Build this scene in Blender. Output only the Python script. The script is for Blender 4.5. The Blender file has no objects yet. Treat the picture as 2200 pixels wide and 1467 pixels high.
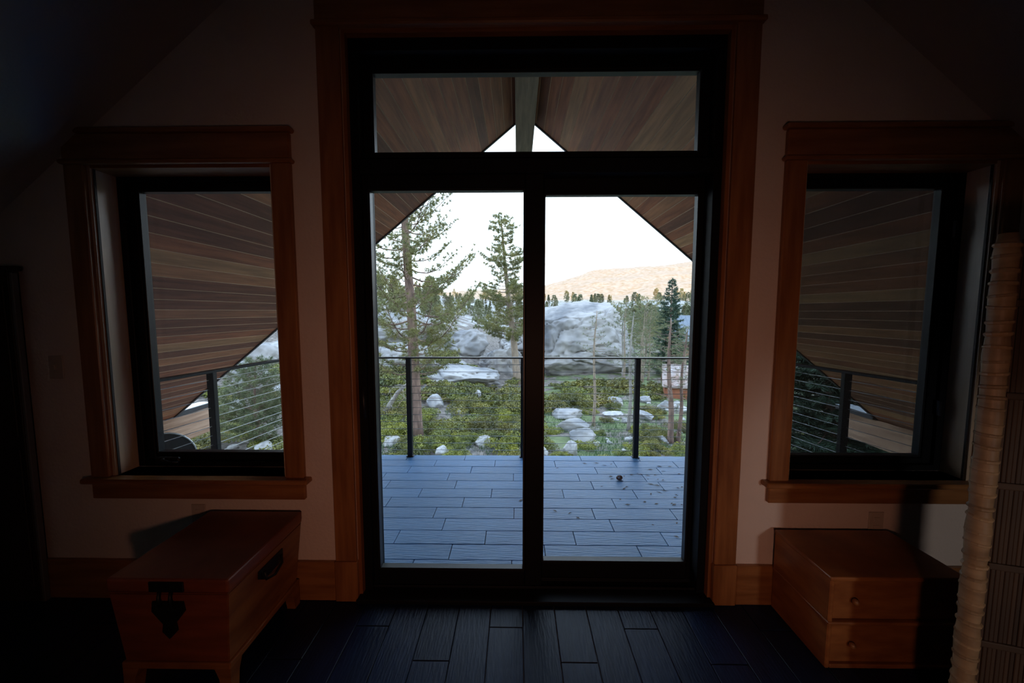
import bpy, bmesh, math, random
import numpy as np
from mathutils import Vector, Matrix, noise

sc = bpy.context.scene
COL = sc.collection
rng = random.Random(7)
nrg = np.random.default_rng(11)

# ------------------------------------------------------------------ camera
EYE = 1.475
PITCH, YAW = math.radians(4.5737), math.radians(-0.787)
fwd = Vector((math.sin(YAW)*math.cos(PITCH), math.cos(YAW)*math.cos(PITCH), -math.sin(PITCH)))
rgt = Vector((math.cos(YAW), -math.sin(YAW), 0.0))
upv = rgt.cross(fwd)
cam = bpy.data.cameras.new('camera')
cam.sensor_width = 36.0
cam.lens = 807.57/2200*36.0
cam.clip_start, cam.clip_end = 0.02, 6000
camo = bpy.data.objects.new('camera', cam)
camo.matrix_world = Matrix(((rgt.x, upv.x, -fwd.x, 0.0), (rgt.y, upv.y, -fwd.y, 0.0), (rgt.z, upv.z, -fwd.z, EYE), (0, 0, 0, 1)))
COL.objects.link(camo)
sc.camera = camo

# ------------------------------------------------------------------ world, sun, exposure
w = bpy.data.worlds.new('dusk_sky'); sc.world = w; w.use_nodes = True
nt = w.node_tree; nt.nodes.clear()
o_ = nt.nodes.new('ShaderNodeOutputWorld'); bg = nt.nodes.new('ShaderNodeBackground')
tc = nt.nodes.new('ShaderNodeTexCoord'); sx = nt.nodes.new('ShaderNodeSeparateXYZ'); rp = nt.nodes.new('ShaderNodeValToRGB')
nt.links.new(tc.outputs['Generated'], sx.inputs[0]); nt.links.new(sx.outputs['Z'], rp.inputs[0])
rp.color_ramp.elements[0].position = 0.0; rp.color_ramp.elements[0].color = (0.78, 0.91, 1.0, 1)
rp.color_ramp.elements[1].position = 0.9; rp.color_ramp.elements[1].color = (0.50, 0.70, 1.0, 1)
e = rp.color_ramp.elements.new(0.35); e.color = (0.70, 0.86, 1.0, 1)
nt.links.new(rp.outputs[0], bg.inputs[0]); bg.inputs[1].default_value = 2.2
nt.links.new(bg.outputs[0], o_.inputs[0])

SUN_EL = math.radians(6.0)
sun = bpy.data.lights.new('low_sun', 'SUN'); sun.energy = 6.0; sun.color = (1.0, 0.66, 0.36); sun.angle = math.radians(0.6)
suno = bpy.data.objects.new('low_sun', sun)
sd = Vector((0.22, 1.0, 0.0)).normalized()*math.cos(SUN_EL) + Vector((0, 0, -math.sin(SUN_EL)))
suno.rotation_euler = sd.to_track_quat('-Z', 'Y').to_euler(); suno.location = (0, -30, 60)
COL.objects.link(suno)

# unseen spots added behind the camera: warm room light, rear-window daylight, casing-glint lamp
for nm, loc, aim, en, colr, rad, cone in (('warm_room_spot', (0.19, -0.60, 0.98), (0.15, 1.8, 0.66), 21.0, (1.0, 0.45, 0.28), 0.07, 110), ('rear_daylight_spot', (2.05, -2.5, 0.95), (1.74, 1.8, 0.50), 37.0, (1.0, 0.90, 0.84), 0.16, 25), ('table_lamp', (-2.85, -1.1, 1.78), (-1.1, 1.8, 1.5), 2.6, (1.0, 0.45, 0.16), 0.05, 60)):
    lamp = bpy.data.lights.new(nm, 'SPOT'); lamp.energy = en; lamp.color = colr; lamp.shadow_soft_size = rad; lamp.spot_size = math.radians(cone); lamp.spot_blend = 0.7 if cone < 40 else 1.0
    lampo = bpy.data.objects.new(nm, lamp); lampo.location = loc; COL.objects.link(lampo)
    lampo.rotation_euler = (Vector(aim)-Vector(loc)).to_track_quat('-Z', 'Y').to_euler()

sc.view_settings.view_transform = 'Standard'; sc.view_settings.look = 'None'
sc.view_settings.exposure = 0.72; sc.view_settings.gamma = 1.0
sc.view_settings.use_curve_mapping = False
sc.cycles.use_denoising = True
sc.cycles.max_bounces = 6; sc.cycles.diffuse_bounces = 3; sc.cycles.transparent_max_bounces = 12
sc.cycles.use_adaptive_sampling = True; sc.cycles.adaptive_threshold = 0.08; sc.cycles.adaptive_min_samples = 20
sc.cycles.caustics_reflective = False; sc.cycles.caustics_refractive = False

# ------------------------------------------------------------------ materials
def mat(name, col, rough=0.6, metal=0.0, spec=0.5, var=None, scale=6.0, stretch=(1, 1, 1), bump=0.0, bscale=None, coord='Object', rnd=0.0, trans=0.0, hue=None, detail=5.0, contrast=(0.35, 0.65)):
    m = bpy.data.materials.new(name); m.use_nodes = True
    t = m.node_tree; N, L = t.nodes, t.links
    b = N['Principled BSDF']
    b.inputs['Base Color'].default_value = (*col, 1); b.inputs['Roughness'].default_value = rough
    b.inputs['Metallic'].default_value = metal; b.inputs['Specular IOR Level'].default_value = spec
    c = N.new('ShaderNodeTexCoord'); mp = N.new('ShaderNodeMapping'); mp.inputs['Scale'].default_value = stretch
    L.new(c.outputs[coord], mp.inputs[0])
    src = None
    if var is not None:
        n = N.new('ShaderNodeTexNoise'); n.inputs['Scale'].default_value = scale; n.inputs['Detail'].default_value = detail
        L.new(mp.outputs[0], n.inputs['Vector'])
        r = N.new('ShaderNodeValToRGB'); r.color_ramp.elements[0].position, r.color_ramp.elements[1].position = contrast
        r.color_ramp.elements[0].color = (*var, 1); r.color_ramp.elements[1].color = (*col, 1)
        L.new(n.outputs['Fac'], r.inputs[0]); src = r.outputs[0]
    if rnd > 0:
        oi = N.new('ShaderNodeObjectInfo'); hs = N.new('ShaderNodeHueSaturation')
        mr = N.new('ShaderNodeMapRange'); mr.inputs['To Min'].default_value = 1-rnd; mr.inputs['To Max'].default_value = 1+rnd
        L.new(oi.outputs['Random'], mr.inputs['Value']); L.new(mr.outputs[0], hs.inputs['Value'])
        if src: L.new(src, hs.inputs['Color'])
        else: hs.inputs['Color'].default_value = (*col, 1)
        if hue:
            m2 = N.new('ShaderNodeMapRange'); m2.inputs['To Min'].default_value = 0.5-hue; m2.inputs['To Max'].default_value = 0.5+hue
            w_ = N.new('ShaderNodeMath'); w_.operation = 'FRACT'; w3 = N.new('ShaderNodeMath'); w3.operation = 'MULTIPLY'; w3.inputs[1].default_value = 7.31
            L.new(oi.outputs['Random'], w3.inputs[0]); L.new(w3.outputs[0], w_.inputs[0]); L.new(w_.outputs[0], m2.inputs['Value']); L.new(m2.outputs[0], hs.inputs['Hue'])
        src = hs.outputs[0]
    if src: L.new(src, b.inputs['Base Color'])
    if bump > 0:
        n2 = N.new('ShaderNodeTexNoise'); n2.inputs['Scale'].default_value = bscale or scale*2; n2.inputs['Detail'].default_value = 6
        L.new(mp.outputs[0], n2.inputs['Vector'])
        bp = N.new('ShaderNodeBump'); bp.inputs['Strength'].default_value = bump; bp.inputs['Distance'].default_value = 0.02
        L.new(n2.outputs['Fac'], bp.inputs['Height']); L.new(bp.outputs[0], b.inputs['Normal'])
    if trans > 0:
        out = N['Material Output']; tr = N.new('ShaderNodeBsdfTranslucent'); mx = N.new('ShaderNodeMixShader'); mx.inputs[0].default_value = trans
        if src: L.new(src, tr.inputs[0])
        else: tr.inputs[0].default_value = (*col, 1)
        L.new(b.outputs[0], mx.inputs[1]); L.new(tr.outputs[0], mx.inputs[2]); L.new(mx.outputs[0], out.inputs[0])
    return m

def glass_mat(name, refl=0.05, tint=(1, 1, 1)):
    m = bpy.data.materials.new(name); m.use_nodes = True
    t = m.node_tree; N, L = t.nodes, t.links; N.remove(N['Principled BSDF'])
    tr = N.new('ShaderNodeBsdfTransparent'); tr.inputs[0].default_value = (*tint, 1)
    g = N.new('ShaderNodeBsdfGlossy'); g.inputs['Roughness'].default_value = 0.02
    ge = N.new('ShaderNodeNewGeometry'); dt_ = N.new('ShaderNodeVectorMath'); dt_.operation = 'DOT_PRODUCT'
    L.new(ge.outputs['Incoming'], dt_.inputs[0]); L.new(ge.outputs['Normal'], dt_.inputs[1])
    def mth(op, a_, b_):
        n_ = N.new('ShaderNodeMath'); n_.operation = op
        for i_, q_ in enumerate((a_, b_)):
            if q_ is None: continue
            if isinstance(q_, (int, float)): n_.inputs[i_].default_value = q_
            else: L.new(q_, n_.inputs[i_])
        return n_.outputs[0]
    ab = mth('ABSOLUTE', dt_.outputs['Value'], None); iv = mth('SUBTRACT', 1.0, ab); p5 = mth('POWER', iv, 5.0)
    fr = mth('ADD', mth('MULTIPLY', p5, 0.9), refl*0.5)
    mx = N.new('ShaderNodeMixShader'); L.new(fr, mx.inputs[0]); L.new(tr.outputs[0], mx.inputs[1]); L.new(g.outputs[0], mx.inputs[2])
    L.new(mx.outputs[0], N['Material Output'].inputs[0])
    return m

M = {}
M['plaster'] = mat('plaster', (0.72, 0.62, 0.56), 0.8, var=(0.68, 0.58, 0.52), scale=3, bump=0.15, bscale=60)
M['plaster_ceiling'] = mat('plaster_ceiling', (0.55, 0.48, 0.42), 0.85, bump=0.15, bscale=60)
M['alder'] = mat('alder', (0.34, 0.145, 0.050), 0.38, var=(0.22, 0.085, 0.028), scale=5, stretch=(6, 6, 0.6), bump=0.05, bscale=20)
M['alder_flat'] = mat('alder_flat', (0.34, 0.145, 0.050), 0.38, var=(0.22, 0.085, 0.028), scale=5, stretch=(0.6, 6, 6), bump=0.05, bscale=20)
M['jamb'] = mat('jamb', (0.68, 0.52, 0.38), 0.24, var=(0.56, 0.42, 0.30), scale=5, stretch=(6, 6, 0.6))
M['black_frame'] = mat('black_frame', (0.006, 0.007, 0.009), 0.50, spec=0.12)
M['black_metal'] = mat('black_metal', (0.010, 0.011, 0.014), 0.40, spec=0.35)
M['glass'] = glass_mat('glass')
m_ = bpy.data.materials.new('insect_screen'); m_.use_nodes = True; t_ = m_.node_tree
tr_ = t_.nodes.new('ShaderNodeBsdfTransparent'); mx_ = t_.nodes.new('ShaderNodeMixShader'); mx_.inputs[0].default_value = 0.45
t_.nodes['Principled BSDF'].inputs['Base Color'].default_value = (0.012, 0.013, 0.014, 1); t_.nodes['Principled BSDF'].inputs['Roughness'].default_value = 0.8
t_.links.new(tr_.outputs[0], mx_.inputs[1]); t_.links.new(t_.nodes['Principled BSDF'].outputs[0], mx_.inputs[2]); t_.links.new(mx_.outputs[0], t_.nodes['Material Output'].inputs[0])
M['screen'] = m_
M['floor_tile'] = mat('floor_tile', (0.007, 0.017, 0.050), 0.34, spec=0.17, var=(0.005, 0.012, 0.036), scale=4, stretch=(10, 1.2, 1), bump=0.14, bscale=9, rnd=0.18)
M['grout'] = mat('grout', (0.060, 0.060, 0.062), 0.9)
M['deck_tile'] = mat('deck_tile', (0.095, 0.250, 0.500), 0.38, spec=0.30, var=(0.072, 0.190, 0.390), scale=3, stretch=(1.2, 14, 1), bump=0.35, bscale=6, rnd=0.10)
M['deck_grout'] = mat('deck_grout', (0.035, 0.035, 0.040), 0.9)
for i, (c1, c2) in enumerate([((0.35, 0.125, 0.062), (0.19, 0.068, 0.036)), ((0.42, 0.185, 0.092), (0.25, 0.108, 0.056)), ((0.200, 0.074, 0.043), (0.12, 0.045, 0.028)), ((0.43, 0.225, 0.112), (0.26, 0.135, 0.070)), ((0.335, 0.140, 0.074), (0.19, 0.080, 0.045))]):
    M['soffit%d' % i] = mat('soffit_board_%d' % i, c1, 0.62, var=c2, scale=4, stretch=(7, 0.5, 7), bump=0.12, bscale=9, coord='Object')
M['groove_glint'] = mat('groove_highlight', (0.50, 0.35, 0.23), 0.7)  # pale chamfer colour stands in for board groove edges catching light
M['beam'] = mat('beam_wood', (0.24, 0.19, 0.135), 0.65, var=(0.16, 0.125, 0.09), scale=5, stretch=(7, 0.5, 7), bump=0.15)
M['eave_beam'] = mat('eave_beam_wood', (0.50, 0.33, 0.23), 0.7, var=(0.27, 0.155, 0.10), scale=3, stretch=(6, 0.45, 9), bump=0.2, detail=8)
M['drip'] = mat('drip_edge', (0.035, 0.036, 0.042), 0.5)
M['flashing'] = mat('flashing', (0.42, 0.46, 0.50), 0.35, metal=0.6)
M['steel'] = mat('steel_cable', (0.55, 0.57, 0.58), 0.35, metal=0.5)
M['chest_red'] = mat('chest_red', (0.22, 0.062, 0.026), 0.42, var=(0.13, 0.034, 0.016), scale=4, stretch=(1, 1, 5))
M['chest_side'] = mat('chest_side', (0.28, 0.115, 0.035), 0.42, var=(0.17, 0.062, 0.022), scale=4, stretch=(1, 1, 5))
M['iron'] = mat('black_iron', (0.010, 0.010, 0.011), 0.5, metal=0.4)
M['drawer_wood'] = mat('drawer_wood', (0.33, 0.13, 0.042), 0.34, var=(0.20, 0.070, 0.024), scale=4, stretch=(1.5, 1.5, 6))
M['bamboo'] = mat('bamboo', (0.34, 0.235, 0.13), 0.5, var=(0.20, 0.13, 0.070), scale=8, stretch=(1, 1, 3), rnd=0.2)
M['bamboo_shaded'] = mat('bamboo_shaded', (0.065, 0.036, 0.018), 0.7, var=(0.040, 0.022, 0.012), scale=10, stretch=(1, 1, 0.3), rnd=0.25)  # slats and battens darkened to imitate a panel turned from the light
M['dark_wood'] = mat('dark_wood', (0.030, 0.018, 0.013), 0.55, var=(0.018, 0.011, 0.009), scale=5, stretch=(5, 5, 0.5))
M['lit_edge'] = mat('lit_edge', (0.15, 0.145, 0.15), 0.55)  # cabinet side strip greyed to copy window light falling on it
M['plate'] = mat('wall_plate', (0.50, 0.42, 0.36), 0.5)
# outdoors
M['granite'] = mat('granite', (0.360, 0.340, 0.325), 0.85, var=(0.17, 0.175, 0.185), scale=0.8, detail=9, bump=0.5, bscale=2.5, rnd=0.10)
M['granite_white'] = mat('granite_white', (0.46, 0.44, 0.425), 0.8, var=(0.30, 0.29, 0.28), scale=2.5, detail=9, bump=0.3, bscale=5, rnd=0.08)
M['bark'] = mat('pine_bark', (0.29, 0.190, 0.150), 0.9, var=(0.125, 0.080, 0.066), scale=9, stretch=(1, 1, 0.28), bump=0.9, bscale=9)
M['bark_pale'] = mat('pale_bark', (0.36, 0.28, 0.21), 0.9, var=(0.22, 0.17, 0.13), scale=8, stretch=(1, 1, 0.3), bump=0.5)
M['bark_grey'] = mat('grey_dead_wood', (0.34, 0.31, 0.28), 0.9, var=(0.20, 0.18, 0.165), scale=8, stretch=(1, 1, 0.3), bump=0.5)
M['needle'] = mat('pine_needles', (0.300, 0.275, 0.100), 0.6, var=(0.140, 0.165, 0.070), scale=1.6, trans=0.30, detail=2, contrast=(0.3, 0.7))
M['needle_cool'] = mat('cool_needles', (0.190, 0.205, 0.095), 0.6, var=(0.095, 0.125, 0.068), scale=1.3, trans=0.25, detail=2, contrast=(0.3, 0.7))
M['needle_dark'] = mat('dark_needles', (0.075, 0.125, 0.078), 0.6, var=(0.035, 0.070, 0.050), scale=1.2, trans=0.2, detail=2, contrast=(0.3, 0.7))
M['needle_hazed'] = mat('hazed_needles', (0.260, 0.245, 0.125), 0.8, var=(0.160, 0.170, 0.100), scale=0.3, rnd=0.2, hue=0.03, trans=0.2)  # lightened olive puts distance haze into the needle colour
M['shrub'] = mat('shrub_leaves', (0.270, 0.255, 0.050), 0.5, var=(0.062, 0.074, 0.022), scale=2.0, trans=0.25, rnd=0.32, hue=0.025, detail=3)
M['shrub_bright'] = mat('bright_shrub_leaves', (0.340, 0.330, 0.045), 0.5, var=(0.120, 0.140, 0.030), scale=2.4, trans=0.3, rnd=0.12, detail=3)
M['shrub_stem'] = mat('shrub_stem', (0.12, 0.075, 0.055), 0.9)
M['grass'] = mat('grass_blades', (0.100, 0.165, 0.062), 0.7, var=(0.060, 0.105, 0.048), scale=0.5, trans=0.3)
M['shed_red'] = mat('shed_boards', (0.36, 0.135, 0.070), 0.8, var=(0.24, 0.085, 0.048), scale=6, stretch=(8, 8, 0.5))
M['shed_roof'] = mat('shed_metal_roof', (0.42, 0.38, 0.37), 0.5, metal=0.3, var=(0.30, 0.19, 0.15), scale=2.0)
M['slate_roof'] = mat('slate_roof', (0.165, 0.195, 0.235), 0.6, var=(0.13, 0.155, 0.19), scale=6)
M['log_wall'] = mat('log_wall', (0.34, 0.18, 0.10), 0.8, var=(0.24, 0.12, 0.07), scale=4)

def ground_material():
    m = bpy.data.materials.new('mountain_ground'); m.use_nodes = True
    t = m.node_tree; N, L = t.nodes, t.links; b = N['Principled BSDF']; b.inputs['Roughness'].default_value = 0.95
    c = N.new('ShaderNodeTexCoord')
    def ns(s, d=6):
        n = N.new('ShaderNodeTexNoise'); n.inputs['Scale'].default_value = s; n.inputs['Detail'].default_value = d
        L.new(c.outputs['Object'], n.inputs['Vector']); return n.outputs['Fac']
    def ramp(f, p0, p1, c0, c1):
        r = N.new('ShaderNodeValToRGB'); r.color_ramp.elements[0].position = p0; r.color_ramp.elements[1].position = p1
        r.color_ramp.elements[0].color = (*c0, 1); r.color_ramp.elements[1].color = (*c1, 1); L.new(f, r.inputs[0]); return r.outputs[0]
    def mix(f, a, d):
        x = N.new('ShaderNodeMix'); x.data_type = 'RGBA'; L.new(f, x.inputs[0]); L.new(a, x.inputs[6]); L.new(d, x.inputs[7]); return x.outputs[2]
    soil = ramp(ns(3.5, 10), 0.35, 0.68, (0.055, 0.044, 0.036), (0.235, 0.200, 0.170))
    grass = ramp(ns(2.5, 8), 0.35, 0.65, (0.070, 0.095, 0.034), (0.145, 0.175, 0.070))
    gran = ramp(ns(1.1, 10), 0.32, 0.62, (0.19, 0.185, 0.180), (0.40, 0.385, 0.370))
    am = N.new('ShaderNodeAttribute'); am.attribute_name = 'duff'
    m0 = N.new('ShaderNodeMath'); m0.operation = 'ADD'; L.new(ns(0.55, 8), m0.inputs[0]); L.new(am.outputs['Fac'], m0.inputs[1])
    f1 = ramp(m0.outputs[0], 0.47, 0.54, (0, 0, 0), (1, 1, 1))
    at = N.new('ShaderNodeAttribute'); at.attribute_name = 'rocky'
    n3 = ns(0.16, 7); md = N.new('ShaderNodeMath'); md.operation = 'ADD'; L.new(n3, md.inputs[0]); L.new(at.outputs['Fac'], md.inputs[1])
    f2 = ramp(md.outputs[0], 0.60, 0.66, (0, 0, 0), (1, 1, 1))
    L.new(mix(f2, mix(f1, grass, soil), gran), b.inputs['Base Color'])
    bp = N.new('ShaderNodeBump'); bp.inputs['Strength'].default_value = 0.6; bp.inputs['Distance'].default_value = 0.15
    L.new(ns(2.0, 9), bp.inputs['Height']); L.new(bp.outputs[0], b.inputs['Normal'])
    return m
M['ground'] = ground_material()
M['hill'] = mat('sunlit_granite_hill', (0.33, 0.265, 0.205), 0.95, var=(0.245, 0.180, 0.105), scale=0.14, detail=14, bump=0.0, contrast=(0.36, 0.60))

# ------------------------------------------------------------------ mesh helpers
def link(o, parent=None):
    COL.objects.link(o)
    if parent is not None: o.parent = parent
    return o
def tag(o, label=None, cat=None, group=None, kind=None):
    if label: o['label'] = label
    if cat: o['category'] = cat
    if group: o['group'] = group
    if kind: o['kind'] = kind
    return o
def empty(name, loc=(0, 0, 0), rz=0.0):
    o = bpy.data.objects.new(name, None); o.location = loc; o.rotation_euler = (0, 0, rz); o.empty_display_size = 0.1
    return link(o)
def mobj(name, me, m, parent=None, loc=(0, 0, 0), rot=(0, 0, 0), smooth=False):
    if m is not None and not me.materials: me.materials.append(M[m] if isinstance(m, str) else m)
    if smooth: me.polygons.foreach_set('use_smooth', [True]*len(me.polygons))
    o = bpy.data.objects.new(name, me); o.location = loc; o.rotation_euler = rot
    return link(o, parent)
def box_mesh(name, x0, x1, y0, y1, z0, z1, bev=0.0, seg=1):
    bm = bmesh.new()
    v = [bm.verts.new((x, y, z)) for x in (x0, x1) for y in (y0, y1) for z in (z0, z1)]
    for f in ((0, 1, 3, 2), (4, 6, 7, 5), (0, 4, 5, 1), (2, 3, 7, 6), (0, 2, 6, 4), (1, 5, 7, 3)): bm.faces.new([v[i] for i in f])
    bmesh.ops.recalc_face_normals(bm, faces=bm.faces)
    if bev > 0: bmesh.ops.bevel(bm, geom=list(bm.edges), offset=bev, segments=seg, affect='EDGES', profile=0.5)
    me = bpy.data.meshes.new(name); bm.to_mesh(me); bm.free(); return me
def box(name, x0, x1, y0, y1, z0, z1, m, parent=None, bev=0.0, seg=1):
    # the object's origin sits at the box's centre
    cx, cy, cz = (x0+x1)/2, (y0+y1)/2, (z0+z1)/2
    return mobj(name, box_mesh(name, x0-cx, x1-cx, y0-cy, y1-cy, z0-cz, z1-cz, bev, seg), m, parent, (cx, cy, cz))
def pyd(name, V, Fc):
    me = bpy.data.meshes.new(name); me.from_pydata([tuple(map(float, q)) for q in V], [], [tuple(map(int, f)) for f in Fc]); me.update(); return me
def prism_xz(name, pts, y0, y1):      # polygon in the XZ plane extruded along Y
    n = len(pts); V = [(x, y0, z) for x, z in pts]+[(x, y1, z) for x, z in pts]
    Fc = [tuple(range(n-1, -1, -1)), tuple(range(n, 2*n))]+[(i, (i+1) % n, n+(i+1) % n, n+i) for i in range(n)]
    me = pyd(name, V, Fc); bm = bmesh.new(); bm.from_mesh(me); bmesh.ops.recalc_face_normals(bm, faces=bm.faces); bm.to_mesh(me); bm.free(); return me
def prism_yz(name, pts, x0, x1):
    n = len(pts); V = [(x0, y, z) for y, z in pts]+[(x1, y, z) for y, z in pts]
    Fc = [tuple(range(n-1, -1, -1)), tuple(range(n, 2*n))]+[(i, (i+1) % n, n+(i+1) % n, n+i) for i in range(n)]
    me = pyd(name, V, Fc); bm = bmesh.new(); bm.from_mesh(me); bmesh.ops.recalc_face_normals(bm, faces=bm.faces); bm.to_mesh(me); bm.free(); return me
def tube_arrays(path, radii, n=6, cap=True):
    path = [Vector(p) for p in path]; V, Fc = [], []
    ref = Vector((0.31, 0.17, 0.93))
    for i, p in enumerate(path):
        d = (path[min(i+1, len(path)-1)]-path[max(i-1, 0)]).normalized()
        a = d.cross(ref)
        if a.length < 1e-3: a = d.cross(Vector((1, 0, 0)))
        a.normalize(); b = d.cross(a)
        for k in range(n):
            t = 2*math.pi*k/n; V.append(tuple(p+(a*math.cos(t)+b*math.sin(t))*radii[i]))
    for i in range(len(path)-1):
        for k in range(n): Fc.append((i*n+k, i*n+(k+1) % n, (i+1)*n+(k+1) % n, (i+1)*n+k))
    if cap: Fc.append(tuple(range(n-1, -1, -1))); Fc.append(tuple(range((len(path)-1)*n, len(path)*n)))
    return V, Fc
class Acc:
    def __init__(s): s.V, s.F = [], []
    def add(s, V, Fc):
        o = len(s.V); s.V.extend(V); s.F.extend([tuple(i+o for i in f) for f in Fc])
    def tube(s, path, radii, n=5): s.add(*tube_arrays(path, radii, n))
    def mesh(s, name): return pyd(name, s.V, s.F)
def tri_mesh(name, P):                # P: (n,3,3) loose triangles, fast
    n = len(P); me = bpy.data.meshes.new(name); me.vertices.add(3*n); me.vertices.foreach_set('co', np.asarray(P, np.float32).reshape(-1))
    me.loops.add(3*n); me.loops.foreach_set('vertex_index', np.arange(3*n, dtype=np.int32))
    me.polygons.add(n); me.polygons.foreach_set('loop_start', np.arange(0, 3*n, 3, dtype=np.int32)); me.polygons.foreach_set('loop_total', np.full(n, 3, np.int32))
    me.update(calc_edges=True); return me
def copy_tree(o, parent=None):
    c = o.copy(); link(c); c.parent = parent
    for ch in o.children: copy_tree(ch, c)
    return c

# ------------------------------------------------------------------ room shell
CX = 0.0875                       # centre line of the door and of the gable
WI, WO = 1.82, 2.03               # inner and outer face of the window wall
RX, RZ = 0.099, 4.070             # ridge
ML, MR = 0.820, 0.833             # roof slopes left and right
def roof_z(x): return RZ+ML*(x-RX) if x < RX else RZ-MR*(x-RX)
XL, XR, YB = -3.35, 3.60, -3.6
WL, WR = (-2.045, -1.155), (1.330, 2.220)
WZ = (0.646, 2.167)
DX = (-0.8125, 0.9875); DZ = 2.765

def front_wall():
    XS = [XL, WL[0], WL[1], DX[0], DX[1], WR[0], WR[1], XR]; vid = {}; V = []; Fc = []
    def v(x, z):
        k = (round(x, 5), round(z, 5))
        if k not in vid: vid[k] = len(V); V.append((x, z))
        return vid[k]
    z0 = -0.05
    def poly(pts): Fc.append([v(*p) for p in pts])
    poly([(XL, z0), (WL[0], z0), (WL[0], WZ[0]), (WL[0], WZ[1]), (WL[0], roof_z(WL[0])), (XL, roof_z(XL))])
    for a_, b_ in (WL, WR):
        poly([(a_, z0), (b_, z0), (b_, WZ[0]), (a_, WZ[0])]); poly([(a_, WZ[1]), (b_, WZ[1]), (b_, roof_z(b_)), (a_, roof_z(a_))])
    poly([(WL[1], z0), (DX[0], z0), (DX[0], DZ), (DX[0], roof_z(DX[0])), (WL[1], roof_z(WL[1])), (WL[1], WZ[1]), (WL[1], WZ[0])])
    poly([(DX[0], DZ), (DX[1], DZ), (DX[1], roof_z(DX[1])), (RX, RZ), (DX[0], roof_z(DX[0]))])
    poly([(DX[1], z0), (WR[0], z0), (WR[0], WZ[0]), (WR[0], WZ[1]), (WR[0], roof_z(WR[0])), (DX[1], roof_z(DX[1])), (DX[1], DZ)])
    poly([(WR[1], z0), (XR, z0), (XR, roof_z(XR)), (WR[1], roof_z(WR[1])), (WR[1], WZ[1]), (WR[1], WZ[0])])
    me = pyd('wall_front', [(x, WI, z) for x, z in V], Fc); bm = bmesh.new(); bm.from_mesh(me)
    r = bmesh.ops.extrude_face_region(bm, geom=list(bm.faces))
    bmesh.ops.translate(bm, verts=[q for q in r['geom'] if isinstance(q, bmesh.types.BMVert)], vec=(0, WO-WI, 0))
    bmesh.ops.recalc_face_normals(bm, faces=bm.faces); bm.to_mesh(me); bm.free(); return me
tag(mobj('wall_front', front_wall(), 'plaster'), 'warm white plaster gable wall around the glass door and windows', 'wall', kind='structure')
tag(box('wall_left', XL-0.15, XL, YB, WO, -0.05, roof_z(XL)+0.1, 'plaster'), 'plaster knee wall closing the left side of the room', 'wall', kind='structure')
tag(box('wall_right', XR, XR+0.15, YB, WO, -0.05, roof_z(XR)+0.1, 'plaster'), 'plaster knee wall closing the right side of the room', 'wall', kind='structure')
tag(mobj('wall_back', prism_xz('wall_back', [(XL, -0.05), (XR, -0.05), (XR, roof_z(XR)), (RX, RZ), (XL, roof_z(XL))], YB-0.15, YB), 'plaster'), 'plaster gable wall at the back of the room', 'wall', kind='structure')
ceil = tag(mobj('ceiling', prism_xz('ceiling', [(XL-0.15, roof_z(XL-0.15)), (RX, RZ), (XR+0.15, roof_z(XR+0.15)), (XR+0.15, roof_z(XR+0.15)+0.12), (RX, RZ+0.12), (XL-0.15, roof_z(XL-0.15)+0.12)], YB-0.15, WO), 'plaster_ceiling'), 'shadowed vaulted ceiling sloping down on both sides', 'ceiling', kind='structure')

# floor: dark slab with plank tiles laid towards the door
fl = tag(box('floor', XL, XR, YB, WI, -0.12, -0.008, 'grout'), 'near-black wood-look tile floor with pale grout lines', 'floor', kind='structure')
PW, PL = 0.1574, 0.6135
tile_meshes = {}
def tile(name, x0, x1, y0, y1, z0, z1, m, parent, ht):
    key = (m, round(x1-x0, 4), round(y1-y0, 4))
    if key not in tile_meshes:
        a, b, c = (x1-x0)/2, (y1-y0)/2, (z1-z0)/2
        me = box_mesh(name, -a, a, -b, b, -c, c, ht); me.materials.append(M[m]); tile_meshes[key] = me
    o = bpy.data.objects.new(name, tile_meshes[key]); o.location = ((x0+x1)/2, (y0+y1)/2, (z0+z1)/2); link(o)
    if parent is not None: o.parent = parent; o.matrix_parent_inverse = Matrix.Translation(-Vector(parent.location))
    return o
cross = {0: 1.648, 2: 1.475}      # end joints repeat every four columns
for c in range(-16, 16):
    xa = -0.129+c*PW+0.0015; xb = xa+PW-0.003
    k = c % 4
    base = 1.648 if k == 0 else 1.475 if k == 2 else (1.36 if k == 1 else 1.255)
    ys = [base+PL*i for i in range(-3, 3)]
    edges = [0.0]+[q for q in ys if 0.03 < q < WI-0.03]+[WI-0.012]
    if xb < XL or xa > XR: continue
    for q in range(len(edges)-1): tile('tile', xa, xb, edges[q]+0.0015, edges[q+1]-0.0015, -0.009, 0.0, 'floor_tile', fl, 0.0018)

# baseboards
def baseboard(name, x0, x1, label):
    tag(box(name, x0, x1, WI-0.022, WI, 0.0, 0.205, 'alder_flat', None, 0.003), label, 'baseboard', kind='structure')
baseboard('baseboard_left', XL, DX[0]-0.115, 'tall reddish wooden baseboard left of the door')
baseboard('baseboard_right', DX[1]+0.115, XR, 'tall reddish wooden baseboard right of the door')

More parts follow.
